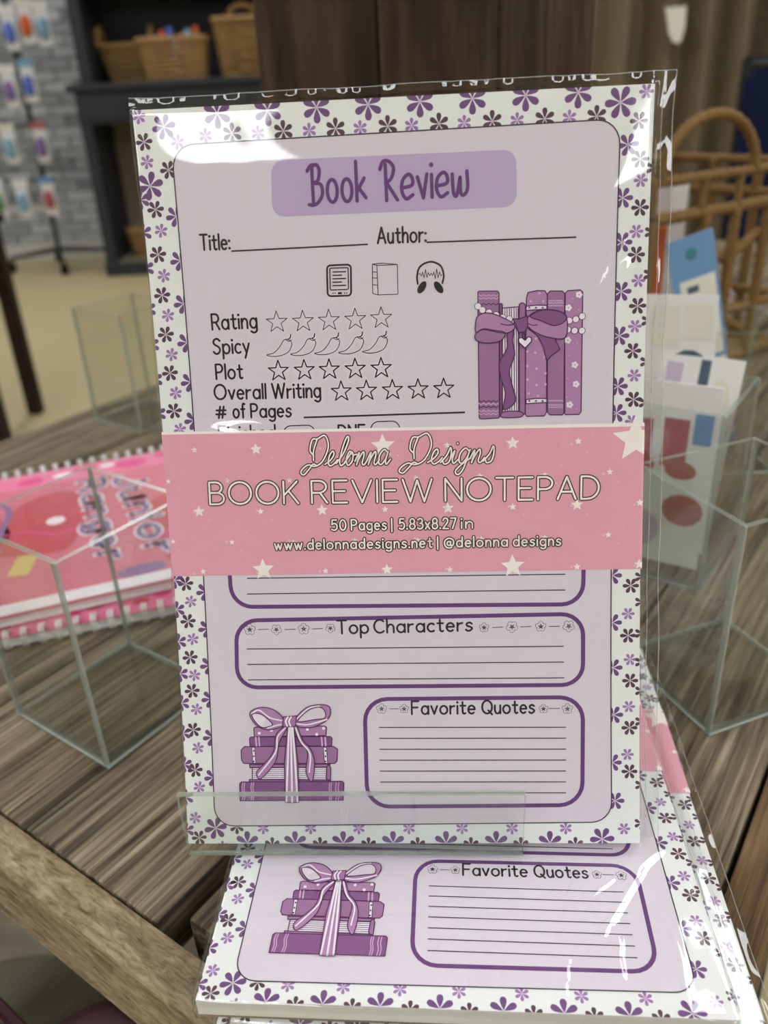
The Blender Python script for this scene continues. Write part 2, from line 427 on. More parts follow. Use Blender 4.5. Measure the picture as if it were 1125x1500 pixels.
def cr_spline(P, k=5):
    P = [Vector(p).to_2d() for p in P]; out = []
    for i in range(len(P)-1):
        a = P[i-1] if i else P[0]*2-P[1]; b, c = P[i], P[i+1]; d = P[i+2] if i+2 < len(P) else c*2-b
        for j in range(k):
            t = j/k
            out.append(.5*((2*b)+(c-a)*t+(2*a-5*b+4*c-d)*t*t+(3*b-a-3*c+d)*t**3))
    return out+[P[-1]]
def cr3(P, k=5):
    P = [Vector(p) for p in P]; out = []
    for i in range(len(P)-1):
        a = P[i-1] if i else P[0]; b, c = P[i], P[i+1]; d = P[i+2] if i+2 < len(P) else c
        for j in range(k):
            t = j/k; out.append(.5*((2*b)+(c-a)*t+(2*a-5*b+4*c-d)*t*t+(3*b-a-3*c+d)*t**3))
    return out+[P[-1]]
def closed_spline(P, k=5):
    P = [Vector(p).to_2d() for p in P]; n = len(P); out = []
    for i in range(n):
        a, b, c, d = P[i-1], P[i], P[(i+1) % n], P[(i+2) % n]
        for j in range(k):
            t = j/k; out.append(.5*((2*b)+(c-a)*t+(2*a-5*b+4*c-d)*t*t+(3*b-a-3*c+d)*t**3))
    return out

# single-stroke alphabet: L = straight, C = smooth, E = ellipse arc (cx cy rx ry a0 a1); capital height 100
G = {
 'A': 'L0,0 36,100 72,0;L12,33 60,33', 'B': 'L28,52 0,52;L0,0 0,100 28,100;E28,76,25,24,90,-90;L28,52 31,52;E31,26,30,26,90,-90;L31,0 0,0',
 'C': 'E42,50,40,50,48,312', 'D': 'L24,0 0,0 0,100 24,100;E24,50,46,50,90,-90', 'E': 'L56,100 0,100 0,0 56,0;L0,52 48,52', 'F': 'L56,100 0,100 0,0;L0,52 47,52',
 'I': 'L0,0 0,100', 'K': 'L0,0 0,100;L58,100 2,38;L20,58 62,0', 'N': 'L0,0 0,100 66,0 66,100', 'O': 'E48,50,48,50,0,360', 'P': 'L0,0 0,100 28,100;E28,73,29,27,90,-90;L28,46 0,46',
 'Q': 'E42,50,42,50,0,360;L52,24 84,-8', 'R': 'L0,0 0,100 28,100;E28,73,29,27,90,-90;L28,46 0,46;L32,46 60,0', 'S': 'C58,86 38,100 12,94 4,74 20,58 44,46 56,26 42,4 18,0 0,14',
 'T': 'L0,100 68,100;L34,100 34,0', 'V': 'L0,100 37,0 74,100', 'W': 'L0,100 29,0 56,96 83,0 112,100', 'J': 'C48,100 48,25 34,2 12,2 0,20',
 'a': 'E28,31,27,31,0,360;L55,62 55,0', 'c': 'E29,31,27,31,50,310', 'd': 'E28,31,27,31,0,360;L55,100 55,0', 'e': 'L3,33 54,33;E29,31,26,31,4,312',
 'f': 'C42,95 28,99 20,84 20,58 20,0;L2,60 38,60', 'g': 'E28,31,27,31,0,360;C55,62 55,8 52,-20 30,-31 6,-22', 'h': 'L0,100 0,0;C0,34 14,58 32,61 45,46 46,24 46,0',
 'i': 'L0,62 0,0;D0,88', 'k': 'L0,100 0,0;L40,62 2,24;L14,35 44,0', 'l': 'L0,100 0,0', 'n': 'L0,62 0,0;C0,34 14,58 32,61 45,46 46,24 46,0',
 'o': 'E29,31,29,31,0,360', 'p': 'L0,62 0,-34;E28,31,28,31,0,360', 'r': 'L0,62 0,0;C0,34 10,54 34,60', 's': 'C42,53 26,62 7,54 9,38 28,31 43,18 30,2 12,0 0,9',
 't': 'C18,90 18,30 20,8 30,0 40,4;L0,62 40,62', 'u': 'C0,62 0,24 12,2 30,2 45,24 46,62;L46,62 46,0', 'v': 'L0,62 24,0 48,62', 'w': 'L0,62 18,0 36,58 54,0 72,62', 'x': 'L0,62 46,0;L46,62 0,0',
 'y': 'L0,62 25,4;L50,62 14,-34', 'q': 'E28,31,28,31,0,360;L55,62 55,-34',
 '0': 'E30,50,30,50,0,360', '2': 'C2,78 14,98 40,98 54,80 48,58 24,28 0,0;L0,0 58,0', '3': 'C4,88 24,100 48,92 50,66 26,54;C26,54 54,46 54,16 28,0 0,10', '5': 'L52,100 8,100 4,56;C4,56 28,66 52,54 54,20 30,0 0,10',
 '7': 'L0,100 56,100 18,0', '8': 'E29,75,24,25,0,360;E29,26,29,26,0,360', '#': 'L18,0 34,92;L46,0 62,92;L4,62 76,62;L0,30 72,30', '|': 'L0,-22 0,104', '.': 'D2,4', ':': 'D2,6;D2,54',
 '@': 'E44,36,17,20,0,360;C62,56 62,20 76,14 90,34 84,72 46,88 10,68 2,34 18,0 48,-10 72,-4', ' ': '',
}
def glyph(ch, src=G):
    out = []
    for st in filter(None, src[ch].split(';')):
        k, body = st[0], st[1:]
        if k == 'E':
            cx, cy, rx, ry, a0, a1 = map(float, body.split(','))
            n = max(6, int(abs(a1-a0)/18)); out.append([(cx+rx*math.cos(R(a0+(a1-a0)*i/n)), cy+ry*math.sin(R(a0+(a1-a0)*i/n))) for i in range(n+1)])
        else:
            pts = [tuple(map(float, p.split(','))) for p in body.split()]
            if k == 'C': pts = [tuple(p) for p in cr_spline(pts)]
            out.append(pts)
    return out
def layout(txt, sp=24, src=G, space=40):
    x = 0; strokes = []
    for ch in txt:
        if ch == ' ': x += space; continue
        g = glyph(ch, src); allx = [p[0] for st in g for p in st]; x0 = min(allx)
        for st in g: strokes.append([(p[0]-x0+x, p[1]) for p in st])
        x += max(allx)-x0+sp
    return strokes, x-sp
def text(pr, txt, p0, p1, cap, wt, mat, z, slant=0, outline=None, src=G, sp=24, dot=1.35):
    """p0, p1: start and end of the baseline in print mm"""
    st, w = layout(txt, sp, src)
    p0, p1 = Vector(p0).to_2d(), Vector(p1).to_2d(); d = p1-p0; L_ = d.length; d.normalize(); nrm = Vector((-d.y, d.x)); sx = (L_-wt)/w if w > 1 else 0; sy = cap/100
    for s in st:
        pts = [p0+d*(wt/2+x*sx+y*sy*slant)+nrm*(y*sy) for x, y in s]
        if len(pts) == 1:
            if outline: pr.disc(pts[0], wt*dot/2+outline[0], outline[1], z-1, 8)
            pr.disc(pts[0], wt*dot/2, mat, z, 8); continue
        cl = (Vector(s[0])-Vector(s[-1])).length < 1e-3 and len(s) > 3
        if outline: pr.stroke(pts, wt+2*outline[0], outline[1], z-1, cl)
        pr.stroke(pts, wt, mat, z, cl)

# ------------------------------------------------------------------ notepad
PW, PH, PT = 140.0, 216.53, 7.0
FO = Vector((-66.93, 183.4, -207.19)); FYAW, FLEAN, FK = -.062, .311, .0005
FEX = Vector((math.cos(FYAW), math.sin(FYAW), 0)); FB = Vector((-math.sin(FYAW), math.cos(FYAW), 0))
FUP = Vector((0, 0, 1))*math.cos(FLEAN)+FB*math.sin(FLEAN); FN = FEX.cross(FUP)
def bend(u, v, w):
    s = FK*((v-PH/2)**2-PH*PH/4); sl = 2*FK*(v-PH/2)
    return (u, v-w*sl, s+w)
def flat(u, v, w): return (u, v, w)
def uv(px, py):
    """photo pixel -> print position (mm) on the front notepad"""
    d = ray(px, py); s = 0
    for _ in range(8):
        q = FO+FN*s; t = q.dot(FN)/d.dot(FN); P = d*t-FO; u, v = P.dot(FEX), P.dot(FUP); s = FK*((v-PH/2)**2-PH*PH/4)
    return Vector((u, v))
def rrect(c0, c1, c2, c3, r, n=6):
    """rounded quad from corners tl,tr,br,bl (print mm)"""
    P = [Vector(p) for p in (c0, c1, c2, c3)]; out = []
    for i in range(4):
        p, a, b = P[i], P[i-1], P[(i+1) % 4]; ea = (a-p).normalized(); eb = (b-p).normalized()
        s, e = p+ea*r, p+eb*r; c = p+ea*r+eb*r
        for j in range(n+1):
            t = j/n*math.pi/2; out.append(c-eb*r*math.cos(t)-ea*r*math.sin(t))
    return out
def flower(pr, c, r, mat, z, rot):
    for k in range(6):
        a = rot+k*math.pi/3; d = Vector((math.cos(a), math.sin(a))); n = Vector((-d.y, d.x)); C = Vector(c)
        pts = [C+d*r*t+n*r*h for t, h in ((.10, .03), (.38, .155), (.66, .235), (.86, .20), (.97, .09), (.97, -.09), (.86, -.20), (.66, -.235), (.38, -.155), (.10, -.03))]
        pr.poly(pts, mat, z)
    pr.disc(c, r*.13, 'petal_eye', z+1, 8)
def star_pts(c, r, rot=0, q=.4): return [(c[0]+(r if i % 2 == 0 else r*q)*math.sin(rot+i*math.pi/5), c[1]+(r if i % 2 == 0 else r*q)*math.cos(rot+i*math.pi/5)) for i in range(10)]
def doodle_flower(pr, c, r, z, rot=0):
    for k in range(5):
        a = rot+math.pi/2+k*2*math.pi/5; cc = (c[0]+r*.6*math.cos(a), c[1]+r*.6*math.sin(a))
        pr.disc(cc, r*.46, 'ink_black', z, 10); pr.disc(cc, r*.46-.13, 'panel_lilac', z+1, 10)
    for k in range(5):
        a = rot+math.pi/2+k*2*math.pi/5
        pr.stroke([(c[0]+r*.1*math.cos(a), c[1]+r*.1*math.sin(a)), (c[0]+r*.5*math.cos(a), c[1]+r*.5*math.sin(a))], .2, 'ink_black', z+2)

# key frame corners measured on the print
FRM = [uv(251, 213), uv(909, 174), uv(896, 1204), uv(315, 1210)]
def border_print():
    pr = Print()
    pr.poly([(0, 0), (PW, 0), (PW, PH), (0, PH)], 'paper_white', 0)
    DK, LI, PU = 2.45, 1.95, 3.3
    def fl(px, py, r, mat, rot=.2): flower(pr, uv(px, py), r, mat, 1, rot)
    # left column
    for p in [(211, 208), (228, 307), (237.5, 432.6), (243, 490), (249, 546.5), (255, 602), (272, 855), (275.5, 910), (278.5, 963), (281.5, 1012), (283.3, 1069), (286, 1128), (292, 1227), (231.5, 373)]: fl(*p, DK, 'plum', .1)
    for p in [(203.5, 171), (215.5, 237.5), (236, 338), (240, 404), (246, 462), (251.5, 519.5), (257.5, 575.7), (263.6, 629), (279.5, 881), (282.5, 936), (285, 989), (288, 1039), (290, 1095.5), (292, 1153), (286, 1198)]: fl(*p, LI, 'lilac', .3)
    for p in [(258, 317), (264, 382), (269, 445), (274, 502), (279, 560), (284, 616), (301, 867), (304, 921), (306.5, 975), (308.5, 1024), (310.5, 1080), (312.5, 1139)]: fl(*p, 3.0, 'purple', .15)
    for p in [(206, 293), (209.5, 341), (213, 393), (216, 453), (221, 505), (226, 556), (231, 606), (256, 850), (259, 893), (261.5, 940), (264, 987), (266, 1030), (268, 1074), (270, 1120), (272, 1168), (273, 1216)]: fl(*p, 2.7, 'purple', .5)
    fl(220, 272.6, 3.9, 'purple', .28); fl(316, 1213, 3.7, 'purple', .2); fl(247, 249, 2.5, 'plum', .1); fl(260, 208, 2.0, 'lilac', .3)
    fl(240, 186, 3.4, 'purple', .2)
    # right column
    for p in [(936, 177), (937.5, 233), (937.5, 304), (932, 373), (934, 448), (927, 514), (928, 585), (924, 858), (920, 931), (923, 997), (922, 1066), (922, 1130)]: fl(*p, DK, 'plum', .0)
    for p in [(947, 134), (938.5, 264), (932, 339), (935, 411), (930, 478), (929, 550), (925, 617), (920, 899), (923, 966), (921, 1035), (919, 1105), (914, 1214)]: fl(*p, LI, 'lilac', .0)
    for p in [(912, 290), (911, 355), (910, 427), (907, 492), (905, 566), (903, 605), (897, 843), (897, 912), (898, 978), (899, 1047), (897, 1117), (901, 1173)]: fl(*p, 2.9, 'purple', .0)
    for p in [(958, 246), (955, 340), (953, 402), (950, 470), (948, 530), (946, 590), (940, 845), (940, 882), (940, 928), (940, 970), (940, 1012), (940, 1057), (940, 1150), (939, 1206)]: fl(*p, 2.2, 'plum', .5)
    fl(909, 150, 4.2, 'purple', .05); fl(920, 212, 3.0, 'purple', .1); fl(882, 1229, 3.8, 'purple', .05)
    # top rows
    for i, x in enumerate([318, 392, 463.6, 539, 615, 692, 770, 847]): fl(x, 166-(x-318)*.058, 4.0, 'purple', R(30))
    for x in [340, 415, 491.6, 568, 643, 721, 798, 874]: fl(x, 195.5-(x-340)*.047, 2.8, 'plum', R(30))
    for x in [301, 378, 453, 527.5, 603, 680, 757.5, 834]: fl(x, 199-(x-301)*.05, 2.0, 'lilac', R(30))
    # bottom rows
    for x in [362.6, 432.5, 503, 576, 653.6, 727, 805.6]: fl(x, 1235, 3.9, 'purple', R(30))
    for x in [399, 469, 540, 612, 690, 763, 843]: fl(x, 1238, 2.6, 'plum', R(30))
    for x in [385.5, 455, 525.6, 599, 676.8, 750, 828.7]: fl(x, 1213, 2.0, 'lilac', R(30))
    fl(347, 1211, 2.4, 'plum', R(30)); fl(326, 1240, 1.9, 'lilac', R(30))
    return pr
def panel_print():
    pr = Print(); pts = rrect(*FRM, 6.2)
    pr.poly(pts, 'panel_lilac', 3); pr.stroke(pts, .34, 'ink_frame', 4, True)
    return pr
def heading_print():
    pr = Print()
    pr.poly(rrect(uv(397, 235), uv(756, 219), uv(757, 303), uv(399, 318), 3.4), 'heading_lilac', 4)
    BR = dict(G); BR.update({
        'B': 'C0,88 16,102 32,104;L22,100 22,0;C22,100 44,104 56,88 48,62 26,54;C26,54 60,50 66,24 46,2 22,-6 2,-4',
        'R': 'C0,84 14,104 40,104 60,86 48,58 22,46;L24,96 24,-2;L28,46 72,-2', 'k': 'L0,108 0,0;L36,62 2,26;L10,36 42,8', 'w': 'C0,60 4,10 18,2 34,50;C34,50 36,8 50,2 66,20 64,66', 'v': 'L0,58 24,0 42,64',
        'e': 'C4,30 46,36 50,54 34,66 8,52 2,22 20,0 50,10', 'o': 'E24,31,23,31,0,360'})
    text(pr, 'Book', uv(450, 298), uv(539, 294), 9.4, .95, 'title_purple', 6, 0, src=BR, sp=22)
    text(pr, 'Review', uv(556, 293.5), uv(688, 286), 9.4, .95, 'title_purple', 6, 0, src=BR, sp=20)
    return pr
def line(pr, a, b, w, mat='ink_black', z=5): pr.stroke([uv(*a), uv(*b)], w, mat, z, caps=False)
def form_print():
    pr = Print(); T = lambda s, a, b, cap=4.1, wt=.58: text(pr, s, uv(*a), uv(*b), cap, wt, 'ink_black', 5)
    T('Title:', (293, 366.5), (338, 365)); line(pr, (339, 368), (539, 358), .42)
    T('Author:', (552, 356.5), (625, 354)); line(pr, (625, 355), (844, 347.5), .42)
    T('Rating', (310, 483), (378, 480), 4.3); T('Spicy', (312, 518.5), (367, 516.5), 4.2); T('Plot', (316, 555.5), (357, 554), 4.2)
    T('Overall', (313.5, 585), (391, 583.5), 4.2); T('Writing', (398, 583.5), (471, 581.5), 4.2)
    T('#', (316, 612.5), (333, 612), 3.6); T('of', (341, 612), (361, 611.5), 4.1); T('Pages', (367, 611.5), (428, 610), 3.9)
    line(pr, (445, 611.5), (681, 604), .5)
    T('Finished', (320, 645), (405, 643), 4.2); T('DNE', (495, 642), (536, 641), 3.8)
    pr.stroke(rrect(uv(415, 624), uv(461, 622.5), uv(462, 650), uv(416, 651), 2.2), .3, 'ink_black', 5, True)
    pr.stroke(rrect(uv(543, 618), uv(585, 616.5), uv(586, 645), uv(544, 646), 2.2), .3, 'ink_black', 5, True)
    for xs, w, r in (([(405.5, 472), (444, 471), (482, 469.5), (520.5, 468), (558.5, 466)], .2, 3.15), ([(408, 543.5), (446, 542.5), (482.5, 541.5), (520.5, 540.5), (558.5, 539.5)], .34, 3.05), ([(500, 573.5), (537, 572.5), (575, 571.5), (612.5, 570.5), (650, 569.5)], .34, 3.05)):
        for p in xs: pr.stroke(star_pts(uv(*p), r), w, 'ink_black', 5, True)
    for k in range(5):
        ox, oy = 391+35*k, 520-1.2*k
        pts = [(0, 0), (10, -3), (19, -12), (24, -21), (30, -23), (36, -19), (36, -13), (31, -4), (20, 1), (8, 2)]
        pr.stroke(closed_spline([uv(ox+x, oy+y) for x, y in pts], 4), .2, 'ink_black', 5, True)
        pr.stroke(cr_spline([uv(ox+x, oy+y) for x, y in [(31, -23), (34, -25), (35, -30)]], 3), .3, 'ink_black', 5)
        pr.stroke(cr_spline([uv(ox+x, oy+y) for x, y in [(27, -23), (32, -20), (36, -22)]], 3), .2, 'ink_black', 5)
    return pr
def icon_print():
    pr = Print()
    # reading tablet
    pr.stroke(rrect(uv(479, 389), uv(514, 387.5), uv(514.5, 433), uv(480, 434), 1.0), .5, 'ink_black', 5, True)
    pr.stroke(rrect(uv(483, 393), uv(510, 392), uv(510.5, 424), uv(484, 425), .4), .3, 'ink_black', 5, True)
    for i, x1 in enumerate((507, 501, 507, 501, 507)): line(pr, (487, 398.5+i*5), (x1, 398+i*5), .32)
    pr.poly([uv(495, 428), uv(501, 428), uv(501, 431), uv(495, 431)], 'ink_black', 5)
    for x in (488, 491, 505, 508): pr.disc(uv(x, 429.5), .2, 'ink_black', 5, 6)
    # closed book
    for a, b in (((552, 389), (582, 387.5)), ((582, 387.5), (583, 431)), ((583, 431), (554, 432)), ((554, 432), (552, 389)), ((552, 389), (545.5, 387)), ((545.5, 387), (546, 430)), ((546, 430), (554, 432)), ((545.5, 387), (560, 385.5)), ((560, 385.5), (582, 387.5)), ((545.5, 398), (553, 399)), ((546, 407), (553, 407.5)), ((546, 417), (553, 418))): line(pr, a, b, .2)
    # headphones
    pr.stroke(cr_spline([uv(*p) for p in [(612, 416), (611, 405), (615, 391), (630, 383.5), (645, 389), (650, 403), (648, 415)]], 6), .5, 'ink_black', 5)
    for cx, r in ((618, -.6), (642.5, .6)): pr.disc(uv(cx, 421), 1.0, 'ink_black', 5, 12, 1.9, r)
    amp = [0, 2, -3, 4, -6, 8, -5, 3, -2, 2, -2, 4, -7, 9, -6, 4, -2, 0]
    pr.stroke([uv(613+i*2.05, 402-a*.9) for i, a in enumerate(amp)], .17, 'ink_black', 5)
    return pr
def lower_print():
    pr = Print(); T = lambda s, a, b, cap=4.05, wt=.6: text(pr, s, uv(*a), uv(*b), cap, wt, 'ink_black', 5)
    B = lambda c, r=6.4: pr.stroke(rrect(*[uv(*p) for p in c], r), 1.25, 'box_purple', 4, True)
    B([(322, 655), (858, 645), (854, 885), (340, 889)]); B([(346, 909), (854, 899), (854, 1003), (347.5, 1007)]); B([(534, 1024), (854, 1021), (853, 1179), (538, 1181.5)], 7)
    for y in range(4):
        line(pr, (362, 847+y*23-46), (828, 841+y*23-46), .3)
    for i in range(3): line(pr, (361.5+i, 950.5+i*22.6), (825.5+i*.5, 946.5+i*23.1), .3)
    for i in range(7): line(pr, (555+i*.4, 1065.3+i*16), (829, 1065+i*16), .3)
    T('Top', (493, 928), (541, 927)); T('Characters', (547, 927), (693, 923.5))
    T('Favorite', (602, 1046), (697, 1045)); T('Quotes', (705, 1045), (784, 1044))
    for i, (x, y) in enumerate([(366, 922), (405, 922), (445, 921), (484, 920), (709, 919), (750, 918), (792, 917.5), (833, 917)]):
        doodle_flower(pr, uv(x, y), (1.75, 1.6, 1.75, 1.45, 1.45, 1.75, 1.6, 1.75)[i], 5, (0, .6)[i % 2])
        if i not in (3, 7): line(pr, (x+12, y), (x+28, y-.5), .2)
    for x, r in ((559, 1.6), (592, 1.4), (796, 1.4), (831, 1.6)): doodle_flower(pr, uv(x, 1038), r, 5)
    line(pr, (570, 1038), (584, 1038), .2); line(pr, (804, 1037.5), (820, 1037.5), .2)
    return pr
def illo(ox, oy, sc):
    pr = Print(); M = lambda p: uv(ox+p[0]/sc, oy+p[1]/sc)
    def shape(pts, fill, z, smooth=False, lw=.3, lmat='book_line'):
        q = [M(p) for p in pts]; q = closed_spline(q, 4) if smooth else q
        pr.poly(q, fill, z)
        if lw: pr.stroke(q, lw, lmat, z+1, True)
    def ln(pts, mat, w, z, smooth=True): q = [M(p) for p in pts]; pr.stroke(cr_spline(q, 4) if smooth and len(q) > 2 else q, w, mat, z)
    return pr, M, shape, ln
def standing_books():
    pr, M, shape, ln = illo(680, 410, 5.625)
    rr = lambda x0, y0, x1, y1, r=14: [(x0+r, y0), (x1-r, y0), (x1, y0+r), (x1, y1-r), (x1-r, y1), (x0+r, y1), (x0, y1-r), (x0, y0+r)]
    shape([(112, 100), (125, 93), (272, 92), (286, 104), (292, 1125), (280, 1138), (136, 1146), (123, 1136)], 'book_mid', 5)
    for y, m in ((128, 'book_trim'), (152, 'book_trim'), (200, 'book_line'), (1000, 'book_line'), (1022, 'book_trim'), (1046, 'book_line'), (1080, 'book_trim'), (1104, 'book_trim')):
        ln([(120+i*20, y+(6 if i % 2 else -6)) for i in range(9)], m, .26, 7)
    shape(rr(290, 196, 314, 1115, 6), 'book_dark', 5); shape([(315, 232), (450, 222), (456, 1085), (312, 1090)], 'book_white', 5)
    for x in (335, 352, 372, 388, 410, 428, 442): ln([(x, 232), (x+4, 1080)], 'book_line', .2, 7)
    shape(rr(452, 190, 503, 1112, 16), 'book_mid', 6)
    shape([(305, 1100), (340, 1084), (440, 1082), (484, 1100), (470, 1126), (400, 1134), (310, 1130)], 'book_mid', 8, True)
    shape([(512, 150), (525, 105), (600, 88), (665, 90), (684, 125), (676, 1090), (660, 1120), (515, 1124), (500, 1100)], 'book_light', 5)
    for p in ((618, 110), (546, 176), (650, 176), (590, 485), (520, 590), (585, 600), (660, 635), (520, 710), (595, 732), (668, 770), (520, 820), (596, 866), (668, 860), (530, 936), (606, 955)): pr.disc(M(p), .36, 'book_trim', 7, 8)
    for y in (228, 996):
        shape([(510, y-10), (590, y-20), (680, y-18), (680, y+14), (590, y+18), (508, y+24)], 'book_white', 7)
        for x in (535, 590, 645): pr.poly([M((x-12, y+8)), M((x+12, y+6)), M((x, y-10))], 'book_line', 9)
    shape(rr(685, 92, 828, 1112, 22), 'book_mid', 5)
    for y in (172, 190, 212, 995, 1030, 1048): ln([(694+i*13, y+(3 if i % 2 else -3)) for i in range(10)], 'book_trim', .28, 7)
    shape([(832, 110), (850, 90), (955, 82), (976, 100), (962, 1085), (945, 1108), (835, 1110), (820, 1090)], 'book_light', 5)
    for p in ((945, 122), (858, 230), (853, 497), (910, 700), (920, 858), (868, 1028)):
        for k in range(5): pr.disc(M((p[0]+17*math.cos(k*1.257), p[1]+17*math.sin(k*1.257))), .42, 'book_white', 7, 8)
    for p in ((890, 155), (942, 245), (930, 520), (862, 622), (850, 812), (842, 965), (925, 1065)): pr.disc(M(p), .22, 'book_trim', 7, 6)
    # bow, tails, pearls and heart
    for p in ((113, 218), (150, 248), (203, 268), (262, 290), (316, 312), (370, 322), (865, 335), (918, 325), (970, 300), (852, 410), (908, 418), (968, 418)):
        pr.disc(M(p), 1.0, 'book_line', 9, 14); pr.disc(M(p), .84, 'book_white', 10, 14)
    shape([(412, 372), (352, 440), (352, 560), (290, 680), (300, 800), (338, 930), (322, 1068), (420, 1002), (392, 860), (370, 750), (414, 620), (398, 500)], 'book_dark', 11, True)
    shape([(522, 398), (605, 462), (650, 550), (680, 668), (715, 625), (788, 572), (742, 478)], 'book_dark', 11)
    shape([(96, 340), (120, 292), (190, 272), (290, 298), (402, 360), (408, 405), (335, 440), (160, 410), (96, 436)], 'book_light', 13, True)
    shape([(88, 455), (150, 405), (240, 415), (336, 436), (300, 500), (200, 520), (110, 505)], 'book_mid', 13, True)
    shape([(515, 325), (560, 275), (650, 245), (780, 258), (842, 310), (832, 474), (700, 474), (600, 440), (525, 385)], 'book_light', 13, True)
    shape([(540, 300), (650, 248), (790, 263), (842, 312), (800, 360), (730, 376), (640, 340)], 'book_dark', 15, True)
    ln([(300, 362), (350, 372), (400, 370)], 'book_line', .22, 16); ln([(520, 358), (560, 374), (600, 370)], 'book_line', .22, 16)
    shape([(398, 322), (450, 322), (518, 298), (520, 380), (495, 432), (445, 435), (425, 370)], 'book_dark', 17)
    shape([(478, 430), (490, 428), (498, 485), (478, 480)], 'book_dark', 17)
    shape([(500, 562), (448, 515), (446, 482), (470, 474), (500, 498), (525, 468), (550, 476), (552, 505)], 'book_white', 19)
    return pr
def stacked_books():
    pr, M, shape, ln = illo(340, 1020, 6.25)
    shape([(200, 290), (215, 280), (850, 270), (866, 284), (860, 358), (205, 368)], 'book_light', 5)
    for p in ((250, 335), (360, 310), (690, 300), (775, 345), (838, 290)): pr.disc(M(p), .5, 'book_white', 7, 8)
    shape([(160, 385), (175, 370), (900, 366), (916, 382), (912, 452), (165, 456)], 'book_dark', 5)
    for x in (218, 246, 820, 852): ln([(x, 374), (x+6, 450)], 'book_trim', .5, 7)
    shape([(84, 490), (115, 458), (930, 456), (966, 482), (962, 590), (940, 612), (110, 612), (88, 580)], 'book_mid', 6)
    for x in (180, 836):
        shape([(x, 464), (x+30, 464), (x+38, 608), (x+12, 608)], 'book_white', 8, lw=.2)
        for y in (495, 545, 592): pr.disc(M((x+20, y)), .3, 'book_line', 10, 6)
    shape([(160, 622), (900, 618), (890, 648), (165, 652)], 'book_mid', 5); shape([(186, 650), (870, 646), (866, 768), (186, 768)], 'book_white', 5)
    for y in (668, 686, 704, 722, 740, 756): ln([(190, y), (864, y-3)], 'book_line', .16, 7, False)
    shape([(868, 640), (885, 622), (905, 650), (902, 760), (880, 772), (862, 740)], 'book_mid', 8); shape([(160, 758), (900, 764), (900, 778), (160, 778)], 'book_mid', 8)
    shape([(72, 795), (90, 780), (1010, 774), (1024, 792), (1018, 946), (76, 952)], 'book_dark', 9)
    for x in (100, 118, 182, 200, 895, 912, 955, 978): ln([(x, 786), (x-6, 840), (x+4, 890), (x-4, 944)], 'book_trim', .3, 11)
    def ribbon(pts, z, stripes):
        shape(pts, 'book_light', z, True)
        for s in stripes: ln(s, 'book_white', .45, z+2)
    ribbon([(482, 275), (405, 345), (382, 500), (300, 610), (226, 690), (265, 750), (400, 590), (432, 420), (506, 285)], 12, [[(490, 282), (418, 370), (400, 510), (245, 715)]])
    ribbon([(566, 275), (612, 400), (692, 500), (678, 690), (735, 772), (756, 600), (720, 480), (650, 400), (600, 280)], 12, [[(584, 280), (632, 410), (715, 520), (708, 690)]])
    shape([(512, 270), (565, 270), (604, 600), (614, 962), (552, 968), (490, 964), (482, 600)], 'book_light', 14)
    for a, b in (((524, 275), (500, 955)), ((540, 275), (552, 960)), ((556, 275), (602, 955))): ln([a, ((a[0]+b[0])/2, 600), b], 'book_white', .6, 16)
    ribbon([(468, 192), (380, 115), (270, 95), (180, 128), (170, 180), (230, 262), (320, 300), (400, 290), (468, 262)], 17, [[(460, 215), (350, 190), (250, 120), (185, 150)], [(460, 250), (400, 262), (330, 285)]])
    shape([(372, 245), (280, 162), (198, 150), (190, 182), (230, 240), (280, 278), (340, 270)], 'panel_lilac', 20, True)
    ribbon([(588, 190), (680, 100), (780, 72), (880, 80), (902, 140), (870, 210), (780, 262), (700, 282), (588, 262)], 17, [[(595, 200), (700, 105), (800, 82)], [(595, 245), (700, 252), (870, 205)]])
    shape([(604, 216), (700, 122), (800, 92), (852, 130), (850, 190), (760, 205), (660, 222)], 'panel_lilac', 20, True)
    shape([(474, 180), (592, 170), (586, 265), (468, 272)], 'book_mid', 23)
    for x in (505, 535): ln([(x+10, 180), (x-10, 220), (x+5, 264)], 'book_white', .45, 25)
    return pr
BAND = [uv(236.5, 633), uv(945, 619), uv(937.5, 833), uv(252, 844)]
BT0, BT1 = BAND[0].y, BAND[1].y; BB0, BB1 = BAND[3].y, BAND[2].y
